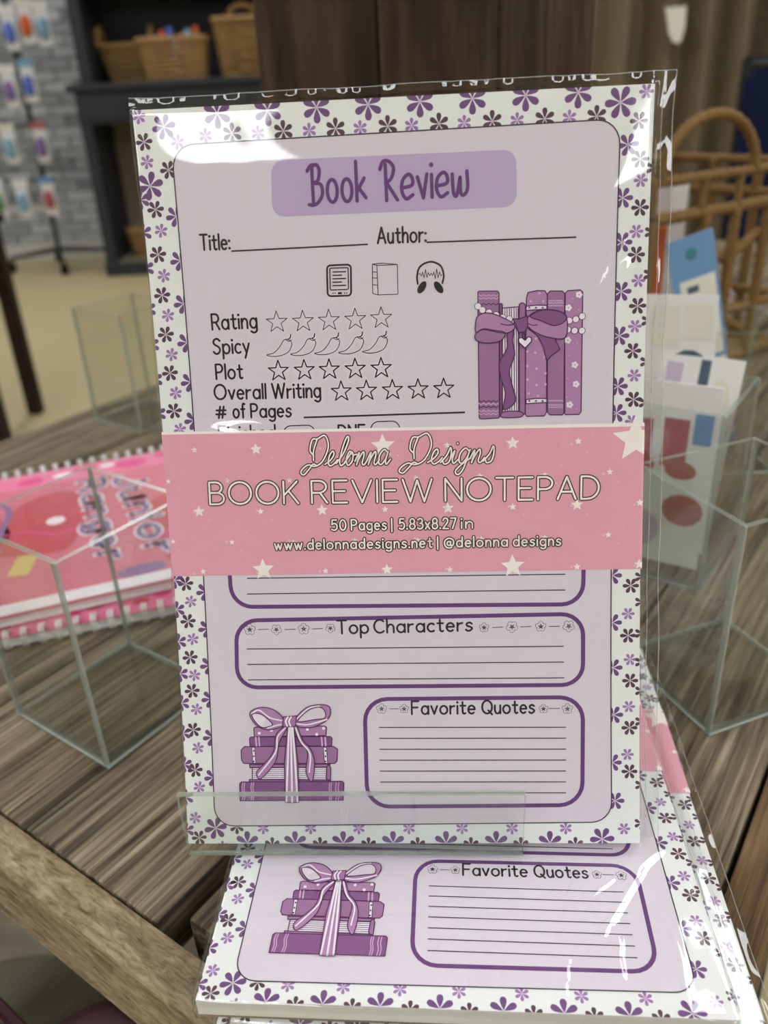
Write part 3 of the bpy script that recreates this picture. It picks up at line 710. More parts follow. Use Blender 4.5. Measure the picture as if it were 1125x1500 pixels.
def band_print():
    pr = Print()
    X0, X1 = -.35, PW+.35
    pr.poly([(X0, BB0), (X1, BB1), (X1, BT1), (X0, BT0)], 'band_star', 0)
    pr.poly([(X0, BB0), (X1, BB1), (X1, BT1-1.0), (X0, BT0-.75)], 'band_pink', 1)
    st = lambda x, y, r, mat='band_star': pr.poly(star_pts(uv(x, y), r/4.95, -.03, .45), mat, 2)
    for a in [(561, 653, 18), (375, 658, 9), (285, 659, 5), (931, 643, 34), (751, 649, 10), (847, 646, 5.5), (655, 652, 5), (292, 749, 9), (472, 747, 9), (382, 749, 5), (656, 744, 9), (564, 746, 5), (751, 742, 5.5), (845, 739, 9), (937, 736, 6), (386, 834, 17), (567, 834, 9), (751, 829, 18), (298, 837, 5), (477, 836, 5), (659, 834, 5), (845, 830, 5.5), (936, 826, 8), (247, 705, 4), (333, 704, 4.5), (424, 703, 4.5), (516, 702, 4.5), (609, 700, 4.5), (703, 697, 4.5), (798, 695, 4.5), (893, 691, 5), (254, 793, 4), (340, 794, 4.5), (430, 794, 4.5), (520, 792, 4.5), (612, 791, 4.5), (705, 789, 4.5), (798, 787, 4.5), (891, 783, 5)]: st(*a)
    for r in range(5):
        for i in range(8):
            x, y = 240+i*92+(45 if r % 2 == 0 else 0), 660+r*45-i*1.6
            if x < 930: pr.disc(uv(x, y), .42, 'band_star_soft', 2, 6)
            if x < 900: pr.disc(uv(x+22, y+12), .24, 'band_star_soft', 2, 6); pr.disc(uv(x+30, y-14), .2, 'band_star_soft', 2, 6)
    return pr
SCR = {
 'D': 'C44,22 36,58 46,100;C46,100 20,98 16,60 40,40;C46,100 88,112 116,70 96,18 56,0 20,6 -8,-6 -18,-22 2,-30 24,-12 44,8 62,4',
 'e': 'C-12,6 14,20 30,40 22,54 8,42 4,16 18,0 40,8 54,22', 'l': 'C-10,8 22,44 40,92 30,106 16,76 8,24 18,0 40,10', 'o': 'C-8,10 20,44 10,50 0,24 14,0 34,14 34,40 22,50 34,38 54,40',
 'n': 'C-8,14 8,46 8,24 4,0 12,22 30,48 38,34 34,8 46,0 62,18', 'a': 'C42,44 22,54 2,34 4,6 20,0 38,20 46,46 40,14 48,0 66,18', 's': 'C-14,4 10,30 22,58 30,34 26,6 6,-2 -4,8', 'i': 'C-10,8 8,46 4,14 14,0 32,14;D16,72',
 'g': 'C42,44 22,54 2,34 4,6 20,0 38,20 46,48 30,-20 10,-42 -6,-30 14,-8 56,18'}
def band_text():
    pr = Print(); O = (.28, 'ink_black')
    text(pr, 'Delonna', uv(441, 683.5), uv(572, 679.5), 8.0, .45, 'band_star', 5, .2, O, SCR, -4)
    text(pr, 'Designs', uv(585, 681), uv(722, 676.5), 8.0, .45, 'band_star', 5, .2, O, SCR, -4)
    O = (.3, 'ink_black')
    text(pr, 'BOOK', uv(307, 738.5), uv(439, 737), 6.6, .58, 'band_star', 5, 0, O, sp=22)
    text(pr, 'REVIEW', uv(456, 736.5), uv(634, 734), 6.6, .58, 'band_star', 5, 0, O, sp=22)
    text(pr, 'NOTEPAD', uv(651, 733.5), uv(878, 730), 6.6, .58, 'band_star', 5, 0, O, sp=22)
    O = (.3, 'ink_black')
    for s, a, b in (('50', 485, 508), ('Pages', 514, 567), ('|', 573, 577), ('5.83x8.27', 584, 669), ('in', 675, 693)):
        text(pr, s, uv(a, 776.5-(a-485)*.016), uv(b, 776.5-(b-485)*.016), 3.1, .46, 'band_star', 5, 0, O, sp=30)
    for s, a, b in (('www.delonnadesigns.net', 402, 634), ('|', 640, 643), ('@delonna', 650, 744), ('designs', 751, 822)):
        text(pr, s, uv(a, 805-(a-402)*.016), uv(b, 805-(b-402)*.016), 3.0, .46, 'band_star', 5, 0, O, sp=30)
    return pr

CUTS = [4*i for i in range(1, 54)]
def sm(x, a, b): t = max(0, min(1, (x-a)/(b-a))); return t*t*(3-2*t)
def film_sheet(parent, fn, seed, flr, flt, fll, flb, creases, blobs, amp, name='film_wrap', drop=PT*.6):
    """clear bag: front sheet with a loose flange past the pad's edges"""
    nu, nv = 150, 210
    u0, u1, v0, v1 = -fll, PW+flr, -flb, PH+flt
    def h(u, v):
        z = .75
        z += amp*(noise.noise((u*.045, v*.03, seed))+.5*noise.noise((u*.11, v*.08, seed+9)))
        for (a, b, c, d, ht, wd) in creases:
            A, B = Vector((a, b)), Vector((c, d)); t = max(0, min(1, (Vector((u, v))-A).dot(B-A)/(B-A).length_squared)); q = (Vector((u, v))-(A+(B-A)*t)).length
            z += ht*math.exp(-(q/wd)**2)*min(1, 5*t+.2, 5*(1-t)+.2)
        for (a, b, su, sv, th, ht) in blobs:
            x, y = u-a, v-b; k, q = math.cos(th), math.sin(th); z += ht*math.exp(-((x*k+y*q)/su)**2-((-x*q+y*k)/sv)**2)
        z = max(.42, z)
        # fall away past the edges
        e = max(u-PW, -u, v-PH, -v)
        if e > 0:
            f = sm(e, 0, 1.6); z = z*(1-f)+f*(-drop+.8*noise.noise((u*.25, v*.07, seed+3)))
        return z
    def pt(a, b):
        u, v = u0+(u1-u0)*a, v0+(v1-v0)*b
        uu = u+(0 if 0 < u < PW else .7*noise.noise((0, v*.05, seed+5))); vv = v+(0 if 0 < v < PH else .7*noise.noise((u*.05, 0, seed+6)))
        return fn(uu, vv, h(u, v))
    for nm, a0, b0, a1, b1, n in (('film_seam', 1, 0, 1, 1, 60), ('film_seam', 0, 1, 1, 1, 50), ('film_seam', .975, .03, .98, .97, 60)):
        P = [Vector(pt(a0+(a1-a0)*i/n, b0+(b1-b0)*i/n)) for i in range(n+1)]
        MB().tube(P, .16, 4).obj(nm, 'film_glint', parent, local=True, smooth=True)  # milky tubes along the seams carry painted glints
    mb = MB().grid(pt, nu, nv)
    return mb.obj(name, 'film', parent, local=True, smooth=True)
PRINTS = {}
def notepad(name, label, mat4, base, mode, group=None, detail=True, film=None):
    t = thing(name, label, 'notepad', base, mat4, group)
    fn = bend if mode == 'bend' else flat
    # page block with its edges, curved like the sheet
    mb = MB()
    n = 54 if mode == 'bend' else 1
    for (wa, wb, mi, ins) in ((-.02, -PT+.9, 0, 0), (-PT+.9, -PT, 1, -.3)):
        ring = []
        for i in range(n+1):
            v = PH*i/n; a = fn(-ins*0, v, wa); b = fn(PW, v, wa); c = fn(PW, v, wb); d = fn(0, v, wb); ring += [a, b, c, d]
        fs = [(4*i+j, 4*i+(j+1) % 4, 4*i+4+(j+1) % 4, 4*i+4+j) for i in range(n) for j in range(4)]
        fs = [f[::-1] for f in fs]+[(0, 1, 2, 3), (4*n+3, 4*n+2, 4*n+1, 4*n)]
        mb.add(ring, [f[::-1] for f in fs], mi)
    mb.obj('page_block', ['page_edge', 'cabinet_beige'], t, local=True)
    parts = (('flower_border', border_print, 0), ('panel', panel_print, 0), ('heading', heading_print, 0), ('form_lines', form_print, 0), ('format_icons', icon_print, 0), ('book_row_picture', standing_books, 0), ('note_boxes', lower_print, 0), ('book_stack_picture', stacked_books, 0))
    for nm, f, z in (parts if detail else parts[:2]):
        key = (nm, mode)
        if key in PRINTS: link(nm, PRINTS[key].data, t)
        else: PRINTS[key] = f().build(nm, t, fn, (0, PW, 0, PH), CUTS if mode == 'bend' else None)
    key = ('belly_band', mode)
    if key not in PRINTS:
        b = PRINTS[key] = band_print().build('belly_band', t, fn, (-.4, PW+.4, 0, PH), CUTS if mode == 'bend' else None, z0=.22)
        tx = PRINTS[('band_lettering', mode)] = band_text().build('band_lettering', t, fn, None, CUTS if mode == 'bend' else None, z0=.24); sub(tx, b)
        # sides of the band round the pad
        for k, (u, bb, tt) in enumerate(((-.38, BB0, BT0), (PW+.38, BB1, BT1))):
            sd = MB().grid(lambda a, c: fn(u, bb+(tt-bb)*c, .22-(PT+.5)*a), 1, 8).obj('band_side', 'band_pink', t, local=True)
            PRINTS[('band_side%d' % k, mode)] = sd; sub(sd, b)
    else:
        b = link('belly_band', PRINTS[key].data, t)
        for nm in ('band_lettering', 'band_side0', 'band_side1'): sub(link(nm.rstrip('01'), PRINTS[(nm, mode)].data, t), b)
    if film: film_sheet(t, fn, **film)
    return t

FM = Matrix((FEX, FUP, FN)).transposed().to_4x4()
front_film = dict(seed=2.3, flr=6.6, flt=3.6, fll=2.0, flb=.4, amp=.16,
    creases=[(126, 163, 134, 178, .5, .5), (124, 150, 130, 172, .4, .5), (141.5, -2, 142.5, 220, .9, .5), (144.5, 20, 144, 214, .9, .4), (136, 100, 131, 132, .4, 1.2), (112, 84, 119, 128, .35, 1.5), (18, 128, 26, 84, .35, 1.4), (122, 92, 140, 100, .35, .8), (2, 90, 20, 98, .3, .8)],
    blobs=[(30, 201.5, 30, 9, -.03, .36), (127, 184, 14, 22, -.25, .85), (22, 128, 9, 2.2, 0, .8), (134, 170, 2.5, 2.0, 0, .7)])
front = notepad('notepad', 'wrapped book review notepad standing upright in the clear easel', FM, FO, 'bend', film=front_film)

# flat stack underneath
LO = Vector((-56.56, 135.46, -211.27)); LYAW = -.0892
ZSTEP = (LO.z-.75-ZT)/5
names = ['topmost notepad of the flat stack under the clear easel', 'second notepad from the top of the flat stack, slid to one side', 'third notepad from the top of the flat stack', 'fourth notepad from the top of the flat stack', 'bottom notepad of the flat stack lying on the planks']
offs = [(0, 0, 0), (8.5, -1.5, -.012), (3.0, 2.0, .015), (7.0, -.5, -.02), (4.0, 1.0, .008)]
for i in range(5):
    ox, oy, ro = offs[i]; ya = LYAW+ro
    M4 = Matrix.Rotation(ya, 4, 'Z')
    b = LO+Vector((ox, oy, -ZSTEP*i))
    cr = [(118, 40, 133, 52, .55, .6), (108, 20, 126, 46, .6, .7), (112, 8, 114, 26, .5, .5), (102, 30, 120, 44, .5, .6), (96, 2, 99, 16, .4, .5), (128, 0, 130, 30, .4, .5), (30, 4, 32, 12, .4, .4), (141.5, 0, 142, 216, .9, .5), (144, 0, 145, 216, .9, .5)]
    fm = dict(seed=11.7+i*3, flr=6.0-(i % 2), flt=1, fll=1.6, flb=.8, amp=.16 if i == 0 else .08, creases=cr if i == 0 else cr[-2:], blobs=[(137, 3, 7, 6, .5, -.3)] if i == 0 else [], drop=PT*.75)
    t = notepad('notepad', 'wrapped %s' % names[i], M4, b, 'flat', group='notepads stacked flat', detail=i < 2, film=fm)
    # crinkled skirt of the bag down the near and left edges
    def skirt(a, c, i=i):
        n = 140; per = a*(PW+80)
        w = .6-(PT+.2)*c; j = .35*noise.noise((per*.35, c*2, i*5.0))+.5*math.sin(c*math.pi)
        if per < 80: return (-1.2-j, 80-per, w)
        return (per-80-.4, -.9-j, w)
    MB().grid(skirt, 220, 6).obj('film_skirt', 'film', t, local=True, smooth=True)

# ------------------------------------------------------------------ clear easel
easel = thing('acrylic_easel', 'clear acrylic easel holding the upright notepad on top of the flat stack', 'easel', FO+Vector((0, 0, -3.3)))
EW = 103.5; U0 = .8
def EP(u, back, up): return FO+FEX*(U0+u)+FB*back+Vector((0, 0, up))
def slab(pts4, th, nm, edge_faces=True, parent=easel):
    """4 corners of a sheet and a thickness vector: faces clear, rim milky to paint in edge glints"""
    mb = MB(); a = [Vector(p) for p in pts4]; b = [p+Vector(th) for p in a]
    mb.add(a+b, [(3, 2, 1, 0), (4, 5, 6, 7)], 0); mb.add(a+b, [(i, (i+1) % 4, 4+(i+1) % 4, 4+i) for i in range(4)], 1)
    return mb.obj(nm, ['acrylic', 'acrylic_edge_glint'], parent)
slab([EP(0, -1.2, -1.6), EP(EW, -1.2, -1.6), EP(EW, -1.2, 23.4), EP(0, -1.2, 23.4)], FB*-1.9, 'lip')
sb = math.cos(FLEAN); sd = -math.sin(FLEAN)
q0, q1 = (-3.1, -.35), (PT*sb+1.9, PT*sd-.9)
slab([EP(0, q0[0], q0[1]), EP(EW, q0[0], q0[1]), EP(EW, q1[0], q1[1]), EP(0, q1[0], q1[1])], (0, 0, -1.25), 'seat')
bk0 = FN*-(PT+1.6)
def BP(u, v): return FO+FEX*(U0+u)+FUP*v+bk0
slab([BP(0, 0), BP(EW, 0), BP(EW, 128), BP(0, 128)], FN*-2, 'back_plate')
top_b = BP(0, 120); foot_y = 74
ft = EP(0, foot_y, -4.0)
slab([top_b-FN*2, top_b-FN*2+FEX*EW, ft+FEX*EW, ft], FB*2, 'rear_leg')

# ------------------------------------------------------------------ square acrylic cups
def cup(label, corner, ang, side=66, h=101, wt=2.6, sd2=None):
    sd2 = sd2 or side
    t = thing('acrylic_cup', label, 'cup', (corner[0], corner[1], ZT+.3), rz=R(ang), group='clear square acrylic cups')
    def wall(lo, hi, nm, thin):
        x0, y0, z0 = lo; x1, y1, z1 = hi
        mb = MB(); v = [(x0, y0, z0), (x1, y0, z0), (x1, y1, z0), (x0, y1, z0), (x0, y0, z1), (x1, y0, z1), (x1, y1, z1), (x0, y1, z1)]
        fs = {'z-': (0, 3, 2, 1), 'z+': (4, 5, 6, 7), 'y-': (0, 1, 5, 4), 'x+': (1, 2, 6, 5), 'y+': (2, 3, 7, 6), 'x-': (3, 0, 4, 7)}
        for k, f in fs.items(): mb.add(v, [f], 0 if k[0] == thin else 1)
        return mb.obj(nm, ['acrylic', 'acrylic_edge_glint'], t, local=True)
    wall((0, 0, 0), (side, wt, h), 'wall', 'y'); wall((0, sd2-wt, 0), (side, sd2, h), 'wall', 'y')
    wall((0, wt, 0), (wt, sd2-wt, h), 'wall', 'x'); wall((side-wt, wt, 0), (side, sd2-wt, h), 'wall', 'x')
    wall((wt, wt, 0), (side-wt, sd2-wt, wt), 'base', 'z')
    for x, y in ((.9, .9), (side-.9, .9), (.9, sd2-.9), (side-.9, sd2-.9)):
        MB().tube([(x, y, .2), (x, y, h*.5), (x, y, h+.1)], .75, 6).obj('corner_weld_glint', 'acrylic_weld_glint', t, local=True)  # pale strip painting a glint up each corner
    for a, b in (((0, .6), (side, .6)), ((.6, 0), (.6, sd2)), ((side-.6, 0), (side-.6, sd2)), ((0, sd2-.6), (side, sd2-.6))):
        MB().tube([(a[0], a[1], .7), (b[0], b[1], .7)], .6, 5).obj('base_weld_glint', 'acrylic_weld_glint', t, local=True)  # pale strip painting a glint along each bottom edge
    return t
cup('empty clear acrylic cup in front of the pink spiral notebooks', (-122, 262), 54, 41+25, 101, sd2=67)
cup('empty clear acrylic cup beside the upright notepad, nearest the brown side board', (133, 263), 20)
cup('clear acrylic cup holding white and red bookmarks', (170, 373), 54, 70, 101, sd2=62)
cup('clear acrylic cup holding the tall blue bookmark near the rope basket', (196, 520), -2, 78, 101, sd2=68)
cup('clear acrylic cup standing behind the pink spiral notebooks', (-203, 660), 54, 64)

# ------------------------------------------------------------------ bookmarks in the cups
def card(label, name, A, B, width, wdir, layers, th=.7, group=None):
    """strip card: A bottom centre, B top centre, wdir width direction; layers = (fa, fb, ga, gb, mat): rectangles in card fractions"""
    t = thing(name, label, 'bookmark', A, group=group)
    A, B = Vector(A), Vector(B); up = (B-A); L_ = up.length; up.normalize(); w = Vector(wdir); w = (w-up*w.dot(up)).normalized(); n = up.cross(w).normalized()
    if n.y > 0: n = -n
    mb = MB(); q = [A-w*width/2, A+w*width/2, B+w*width/2, B-w*width/2]
    mb.add([p-n*th/2 for p in q]+[p+n*th/2 for p in q], [(3, 2, 1, 0), (4, 5, 6, 7)]+[(i, (i+1) % 4, 4+(i+1) % 4, 4+i) for i in range(4)])
    mb.obj('card', layers[0], t)
    for k, (fa, fb, ga, gb, m, sh) in enumerate(layers[1:]):
        pr = MB(); z = n*(th/2+.12+.06*k)
        if sh == 'r': pts = [(fa, ga), (fb, ga), (fb, gb), (fa, gb)]
        else: pts = [((fa+fb)/2+(fb-fa)/2*math.cos(x), (ga+gb)/2+(gb-ga)/2*math.sin(x)) for x in [2*math.pi*i/14 for i in range(14)]]
        vs = [A+w*(x-.5)*width+up*(y*L_)+z for x, y in pts]
        pr.add(vs, [tuple(range(len(vs)))]); pr.obj('print', m, t)
    return t
zb = ZT+4
a = Vector((250, 560, zb)); b = ony(1010, 345, 552)
card('tall bookmark with a blue top and cream window panels, leaning in a cup', 'bookmark', a, b, 32, (1, .1, .3), ['card_blue', (.16, .93, .46, .82, 'card_cream', 'r'), (.28, .62, .60, .72, 'card_slate', 'r'), (.3, .55, .76, .79, 'card_slate', 'r'), (.16, .96, .05, .44, 'card_white', 'r'), (.3, .6, .3, .36, 'card_slate', 'e'), (.35, .6, .9, .95, 'teal_item', 'e')])
a = Vector((154, 403, zb)); b = ony(992, 560, 398)
card('white bookmark with red boots and a red heart', 'bookmark', a, b, 46, (.81, -.5, 0), ['card_white', (.08, .3, .58, .8, 'card_red', 'r'), (.42, .7, .56, .82, 'card_red', 'r'), (.1, .36, .52, .6, 'card_red', 'e'), (.48, .84, .5, .6, 'card_red', 'e'), (.5, .98, .24, .42, 'card_red', 'e'), (.05, .5, .08, .3, 'card_lilac', 'e'), (.75, .95, .7, .86, 'card_blue', 'r')])
a = Vector((166, 420, zb)); b = ony(1030, 520, 424)
card('white bookmark with pale grey swirls behind the red one', 'bookmark', a, b, 44, (.81, -.55, 0), ['card_white', (.1, .3, .5, .95, 'card_lilac', 'r'), (.5, .62, .6, .98, 'card_slate', 'r'), (.65, .9, .72, .9, 'card_cream', 'e')])
a = Vector((171, 429, zb)); b = ony(998, 432, 432)
card('grey and slate patterned bookmark tilting behind the white ones', 'bookmark', a, b, 38, (.81, -.55, 0.1), ['card_white', (.0, .5, .55, .68, 'card_slate', 'r'), (.35, .95, .62, .8, 'card_slate', 'e'), (.1, .5, .8, .96, 'card_cream', 'r'), (.55, .95, .84, .97, 'card_cream', 'r'), (.1, .3, .3, .5, 'card_red', 'r')])

# ------------------------------------------------------------------ pink spiral notebooks
def spiral_book(label, ctr, ang, w, l, z0, th, coil_far, art):
    t = thing('spiral_notebook', label, 'notebook', (ctr[0], ctr[1], z0), rz=R(ang), group='pink spiral notebooks')
    MB().box((-w/2, -l/2, 1), (w/2, l/2, th-1), bev=.3).obj('pages', 'card_white', t, local=True)
    MB().box((-w/2-1, -l/2-1, th-1), (w/2+1, l/2+1, th), bev=.3).obj('cover', 'nb_rose' if coil_far else 'nb_pink', t, local=True)
    MB().box((-w/2-1, -l/2-1, 0), (w/2+1, l/2+1, 1), bev=.3).obj('back_cover', 'nb_white', t, local=True)
    y = l/2 if coil_far else -l/2; n = int(w/8.6)
    for i in range(n):
        x = -w/2+5+i*(w-10)/(n-1)
        for dx in (0, 1.7): 
            pts = [(x+dx, y+(1 if coil_far else -1)*1.0+4.8*math.cos(k), th/2+4.8*math.sin(k)+1.9) for k in [2*math.pi*j/14 for j in range(14)]]
            MB().tube(pts, .7, 5, True).obj('wire_loop', 'wire_white', t, local=True, smooth=True)
    pr = Print(); art(pr, w, l)
    pr.build('cover_print', t, flat, (-w/2, w/2, -l/2, l/2), None, z0=th+.06)
    return t
def art_a(pr, w, l):
    pr.poly([(-w/2, l/2-26), (w/2, l/2-26), (w/2, l/2), (-w/2, l/2)], 'nb_pink', 1)
    for x, y, r in ((-66, l/2-12, 7), (-30, l/2-16, 9), (8, l/2-8, 8), (40, l/2-14, 12), (66, l/2-8, 8)): pr.disc((x, y), r, 'nb_hot', 2, 14, r*.7)
    for x, y, r in ((-80, l/2-8, 8), (-8, l/2-14, 7), (24, l/2-10, 6)): pr.disc((x, y), r, 'nb_white', 2, 12, r*.6)
    # ice lollies with yellow sticks
    for (cx, cy, s, rot) in ((-22, 4, 1.0, -.25), (-70, 20, .9, .3), (64, -30, .9, .2)):
        k, q = math.cos(rot), math.sin(rot); T = lambda x, y: (cx+s*(x*k-y*q), cy+s*(x*q+y*k))
        pr.poly([T(-6, -62), T(6, -62), T(6, -30), T(-6, -30)], 'nb_yellow', 3)
        pr.poly(closed_spline([T(-22, -34), T(0, -38), T(22, -34), T(25, 0), T(24, 34), T(0, 52), T(-24, 34), T(-25, 0)], 4), 'nb_red', 4)
        pr.disc(T(6, 6), 6*s, 'nb_white', 5, 12); pr.stroke([T(-24, -10), T(-8, -6), T(10, -14), T(24, -8)], 3, 'nb_hot', 5)
    pr.stroke(cr_spline([(-60, 62), (-44, 40), (-48, 4), (-56, -40), (-48, -80)], 6), 4, 'nb_purple', 6)
    pr.stroke([(-88, -18), (-60, -22), (-50, -20)], 7, 'nb_teal', 5)
    O = (1.4, 'nb_white')
    text(pr, 'Junior', (26, 62), (36, -66), 19, 3.6, 'nb_purple', 9, 0, O, sp=30)
    text(pr, 'Ranger', (2, 66), (8, -62), 17, 3.4, 'nb_purple', 9, 0, O, sp=30)
    pr.disc((72, 20), 12, 'nb_red', 3, 14); pr.disc((60, -72), 16, 'nb_red', 3, 14, 8); pr.disc((30, -80), 14, 'nb_purple', 3, 14, 6)
    pr.poly([(-w/2, -l/2), (w/2, -l/2), (w/2, -l/2+11), (-w/2, -l/2+11)], 'nb_white', 7)
def art_b(pr, w, l):
    for i in range(14): pr.disc((-w/2+10+i*(w-20)/13, -l/2+9+(i % 3)*4), 5, 'nb_red' if i % 2 else 'nb_hot', 2, 12, 3)
spiral_book('pink spiral notebook with ice lolly art and purple lettering, coil at the far edge', (-196, 472), 20, 176, 196, ZT+7.2, 6, True, art_a)
spiral_book('pink spiral notebook lying underneath with its coil at the near edge', (-189, 457), 16, 176, 188, ZT+.3, 6, False, art_b)

# ------------------------------------------------------------------ timber post on the table
px0, py0, pa = ony(701, 60, 484).x, 484, 154
post = thing('timber_post', 'dark rough-sawn timber post rising from the plank table', 'post', (px0, py0, ZT), rz=TA)
H_ = ZC-ZT
def pboard(x0, x1, y0, y1): MB().box((x0, y0, 0), (x1, y1, H_), bev=2.5).obj('board', 'post_wood', post, local=True)
pboard(0, 22, 0, pa*.41); pboard(0, 21, pa*.415, pa); pboard(22.5, pa, 0, 20)
MB().box((20, 19, 0), (pa-1, pa-1, H_)).obj('core', 'post_wood', post, local=True)

# ------------------------------------------------------------------ baskets
def ring_pts(cx, cy, z, w, d, p=4, n=40, ph=0):
    out = []
    for i in range(n):
        a = 2*math.pi*i/n+ph; c, s = math.cos(a), math.sin(a)
        out.append((cx+w/2*math.copysign(abs(c)**(2/p), c), cy+d/2*math.copysign(abs(s)**(2/p), s), z))
    return out
def wicker_basket(label, cx, cy, z0, w, d, h, rows, stakes, r, p, taper, handle, mat='wicker', group='wicker baskets on the black cabinet'):
    t = thing('wicker_basket', label, 'basket', (cx, cy, z0), group=group)
    wv = MB()
    for k in range(rows):
        f = k/(rows-1); s = taper+(1-taper)*f
        base = ring_pts(cx, cy, z0+r+(h-2*r)*f, w*s, d*s, p, 64)
        pts = []
        for i, q in enumerate(base):
            o = (1 if (i//2+k) % 2 else -1)*r*.5; v = Vector((q[0]-cx, q[1]-cy, 0)).normalized()*o; pts.append(Vector(q)+v)
        wv.tube(pts, r*1.25, 5, True)
    wv.obj('weave', mat, t, smooth=True)
    for i in range(stakes):
        a = 2*math.pi*i/stakes; lo = ring_pts(cx, cy, z0, w*taper, d*taper, p, 1, a)[0]; hi = ring_pts(cx, cy, z0+h, w, d, p, 1, a)[0]
        MB().tube([lo, hi], r*.9, 5).obj('stake', mat, t)
    MB().tube(ring_pts(cx, cy, z0+h, w*1.02, d*1.02, p, 48), r*2.2, 6, True).obj('rim', mat, t, smooth=True)
    b = MB(); bp = ring_pts(cx, cy, z0+.5, w*taper, d*taper, p, 40); b.prism(bp, (0, 0, 4)); b.obj('base', mat, t)
    for (hx, hy, hw, hh, ax) in handle:
        pts = [(hx+(hw*math.cos(a) if ax == 'x' else 0), hy+(hw*math.cos(a) if ax == 'y' else 0), z0+h+hh*math.sin(a)) for a in [math.pi*i/14 for i in range(15)]]
        MB().tube(pts, r*2, 6).obj('handle', mat, t, smooth=True)
    return t
CABY = 5600; ZCT = 130
wicker_basket('round shallow wicker basket with two upright ring handles', -1440, 5925, ZCT, 380, 250, 200, 7, 20, 9, 2, .72, [(-1440, 5738, 0, 0, 'x')][:0]+[(-1612, 5925, 70, 110, 'y'), (-1290, 5925, 60, 100, 'y')])
wicker_basket('long wicker basket filled with small colourful packets', -1120, 5695, ZCT, 400, 190, 210, 8, 24, 9, 5, .86, [])
wicker_basket('tall square wicker basket beside the timber post', -700, 5780, ZCT, 330, 280, 300, 10, 20, 9, 6, .84, [(-700, 5780, 90, 80, 'x')])
cols = ['pink_item', 'teal_item', 'orange', 'blue_item', 'card_white', 'pink_item', 'aqua_item', 'orange']
for i in range(8):
    x = -1255+i*39; y = 5670+(i % 2)*46
    MB().box((x-16, y-14, ZCT+8), (x+16, y+14, ZCT+225+18*((i*5) % 4)), bev=5).obj('packet', cols[i]).__setitem__('label', '%s packet standing in the long wicker basket' % ['salmon pink', 'teal', 'orange', 'royal blue', 'white', 'rose pink', 'light aqua', 'second orange'][i])
for o in bpy.data.objects:
    if o.name.startswith('packet'): o['category'] = 'packet'; o['group'] = 'packets in the long basket'

# rope-bound basket on the table
BA = R(33); BO = Vector((229, 694, 0)); BX = Vector((math.cos(BA), math.sin(BA), 0)); BY = Vector((-math.sin(BA), math.cos(BA), 0))
def BL(x, y, z): p = BO+BX*x+BY*y; return Vector((p.x, p.y, z))
bask = thing('rope_basket', 'open lattice basket bound in tan rope with an arched handle', 'basket', BL(105, 75, ZT), rz=BA)
def rope(nm, pts, r):
    P = [BL(*p) for p in pts]; Q = []
    for i in range(len(P)-1):
        k = max(2, int((P[i+1]-P[i]).length/5))
        for j in range(k): Q.append(P[i].lerp(P[i+1], j/k))
    Q.append(P[-1]); rr = [r*(1+.1*(1 if i % 2 else -1)) for i in range(len(Q))]
    MB().tube(Q, rr, 7).obj(nm, 'rope', bask, smooth=True)
LX, LY = 215, 150
def rect(z, i=0): return [(i, i, z), (LX-i, i, z), (LX-i, LY-i, z), (i, LY-i, z), (i, i, z)]
rope('top_rail', rect(-74), 4.2); rope('middle_rail', rect(-103, 1), 5.2); rope('bottom_rail', rect(-243, 4), 6.5); rope('lower_rail', rect(-196, 3), 4.5)
for x in (0, 62, 112, 165, LX):
    for y in (0, LY): rope('short_bar', [(x, y, -102), (x, y, -72)], 3.6)
for x in (2, 70, 112, 160, LX-2):
    for y in (0, LY): rope('upright', [(x, y, -245), (x, y, -104)], 5)
for x in (0, LX):
    for y in (50, 100): rope('upright', [(x, y, -245), (x, y, -72)], 5)
rope('diagonal_bar', [(112, 5, -150), (160, 5, -128)], 4.5); rope('diagonal_bar', [(70, 5, -140), (112, 5, -146)], 4.5); rope('diagonal_bar', [(112, 5, -200), (160, 5, -222)], 4.5)
rope('handle', [(68+62*math.cos(a), 0, -74+47*math.sin(a)) for a in [math.pi*i/16 for i in range(17)]], 4.6)
def inbox(x0, y0, x1, y1, z1): return MB().box((x0, y0, 0), (x1, y1, z1-ZT-6), bev=2, rot=Matrix.Rotation(BA, 3, 'Z'), org=BL(0, 0, ZT+6))
rot_b = MB().box((4, 4, .5), (LX-4, LY-4, 5), rot=Matrix.Rotation(BA, 3, 'Z'), org=BL(0, 0, ZT)); rot_b.obj('base', 'rope', bask)
tag(inbox(52, 40, 74, 62, -118).obj('box', 'orange'), 'orange box standing inside the rope basket', 'box')
tag(inbox(78, 44, 104, 66, -80).obj('box', 'card_white'), 'tall white box standing inside the rope basket', 'box')
tag(inbox(112, 36, 180, 70, -190).obj('pouch', 'card_lilac'), 'pale lilac pouch lying low inside the rope basket', 'pouch')

# ------------------------------------------------------------------ black cabinet with hutch
cab = thing('black_cabinet', 'black painted cabinet with open hutch and baskets along its counter', 'cabinet', (-930, 5850, ZF))
cx0, cx1, cy1 = -1742, -140, 6090
MB().box((cx0-40, CABY-30, ZCT-38), (cx1+40, cy1, ZCT), bev=6).obj('counter', 'cabinet_black', cab)
MB().box((cx0, CABY, -90), (cx1, cy1, ZCT-38)).obj('drawer_case', 'cabinet_black', cab)
for i in range(3):
    xa = cx0+40+i*520
    d = MB().box((xa, CABY-14, -70), (xa+490, CABY, 70), bev=5).obj('drawer', 'cabinet_black', cab)
    MB().lathe([(6, 0), (14, 8), (16, 16), (10, 24)], (0, 0, 0), 12)
    kb = MB().tube([(xa+245, CABY-14, 0), (xa+245, CABY-30, 0), (xa+245, CABY-44, 0)], [7, 9, 16], 10).obj('knob', 'black_metal', d)
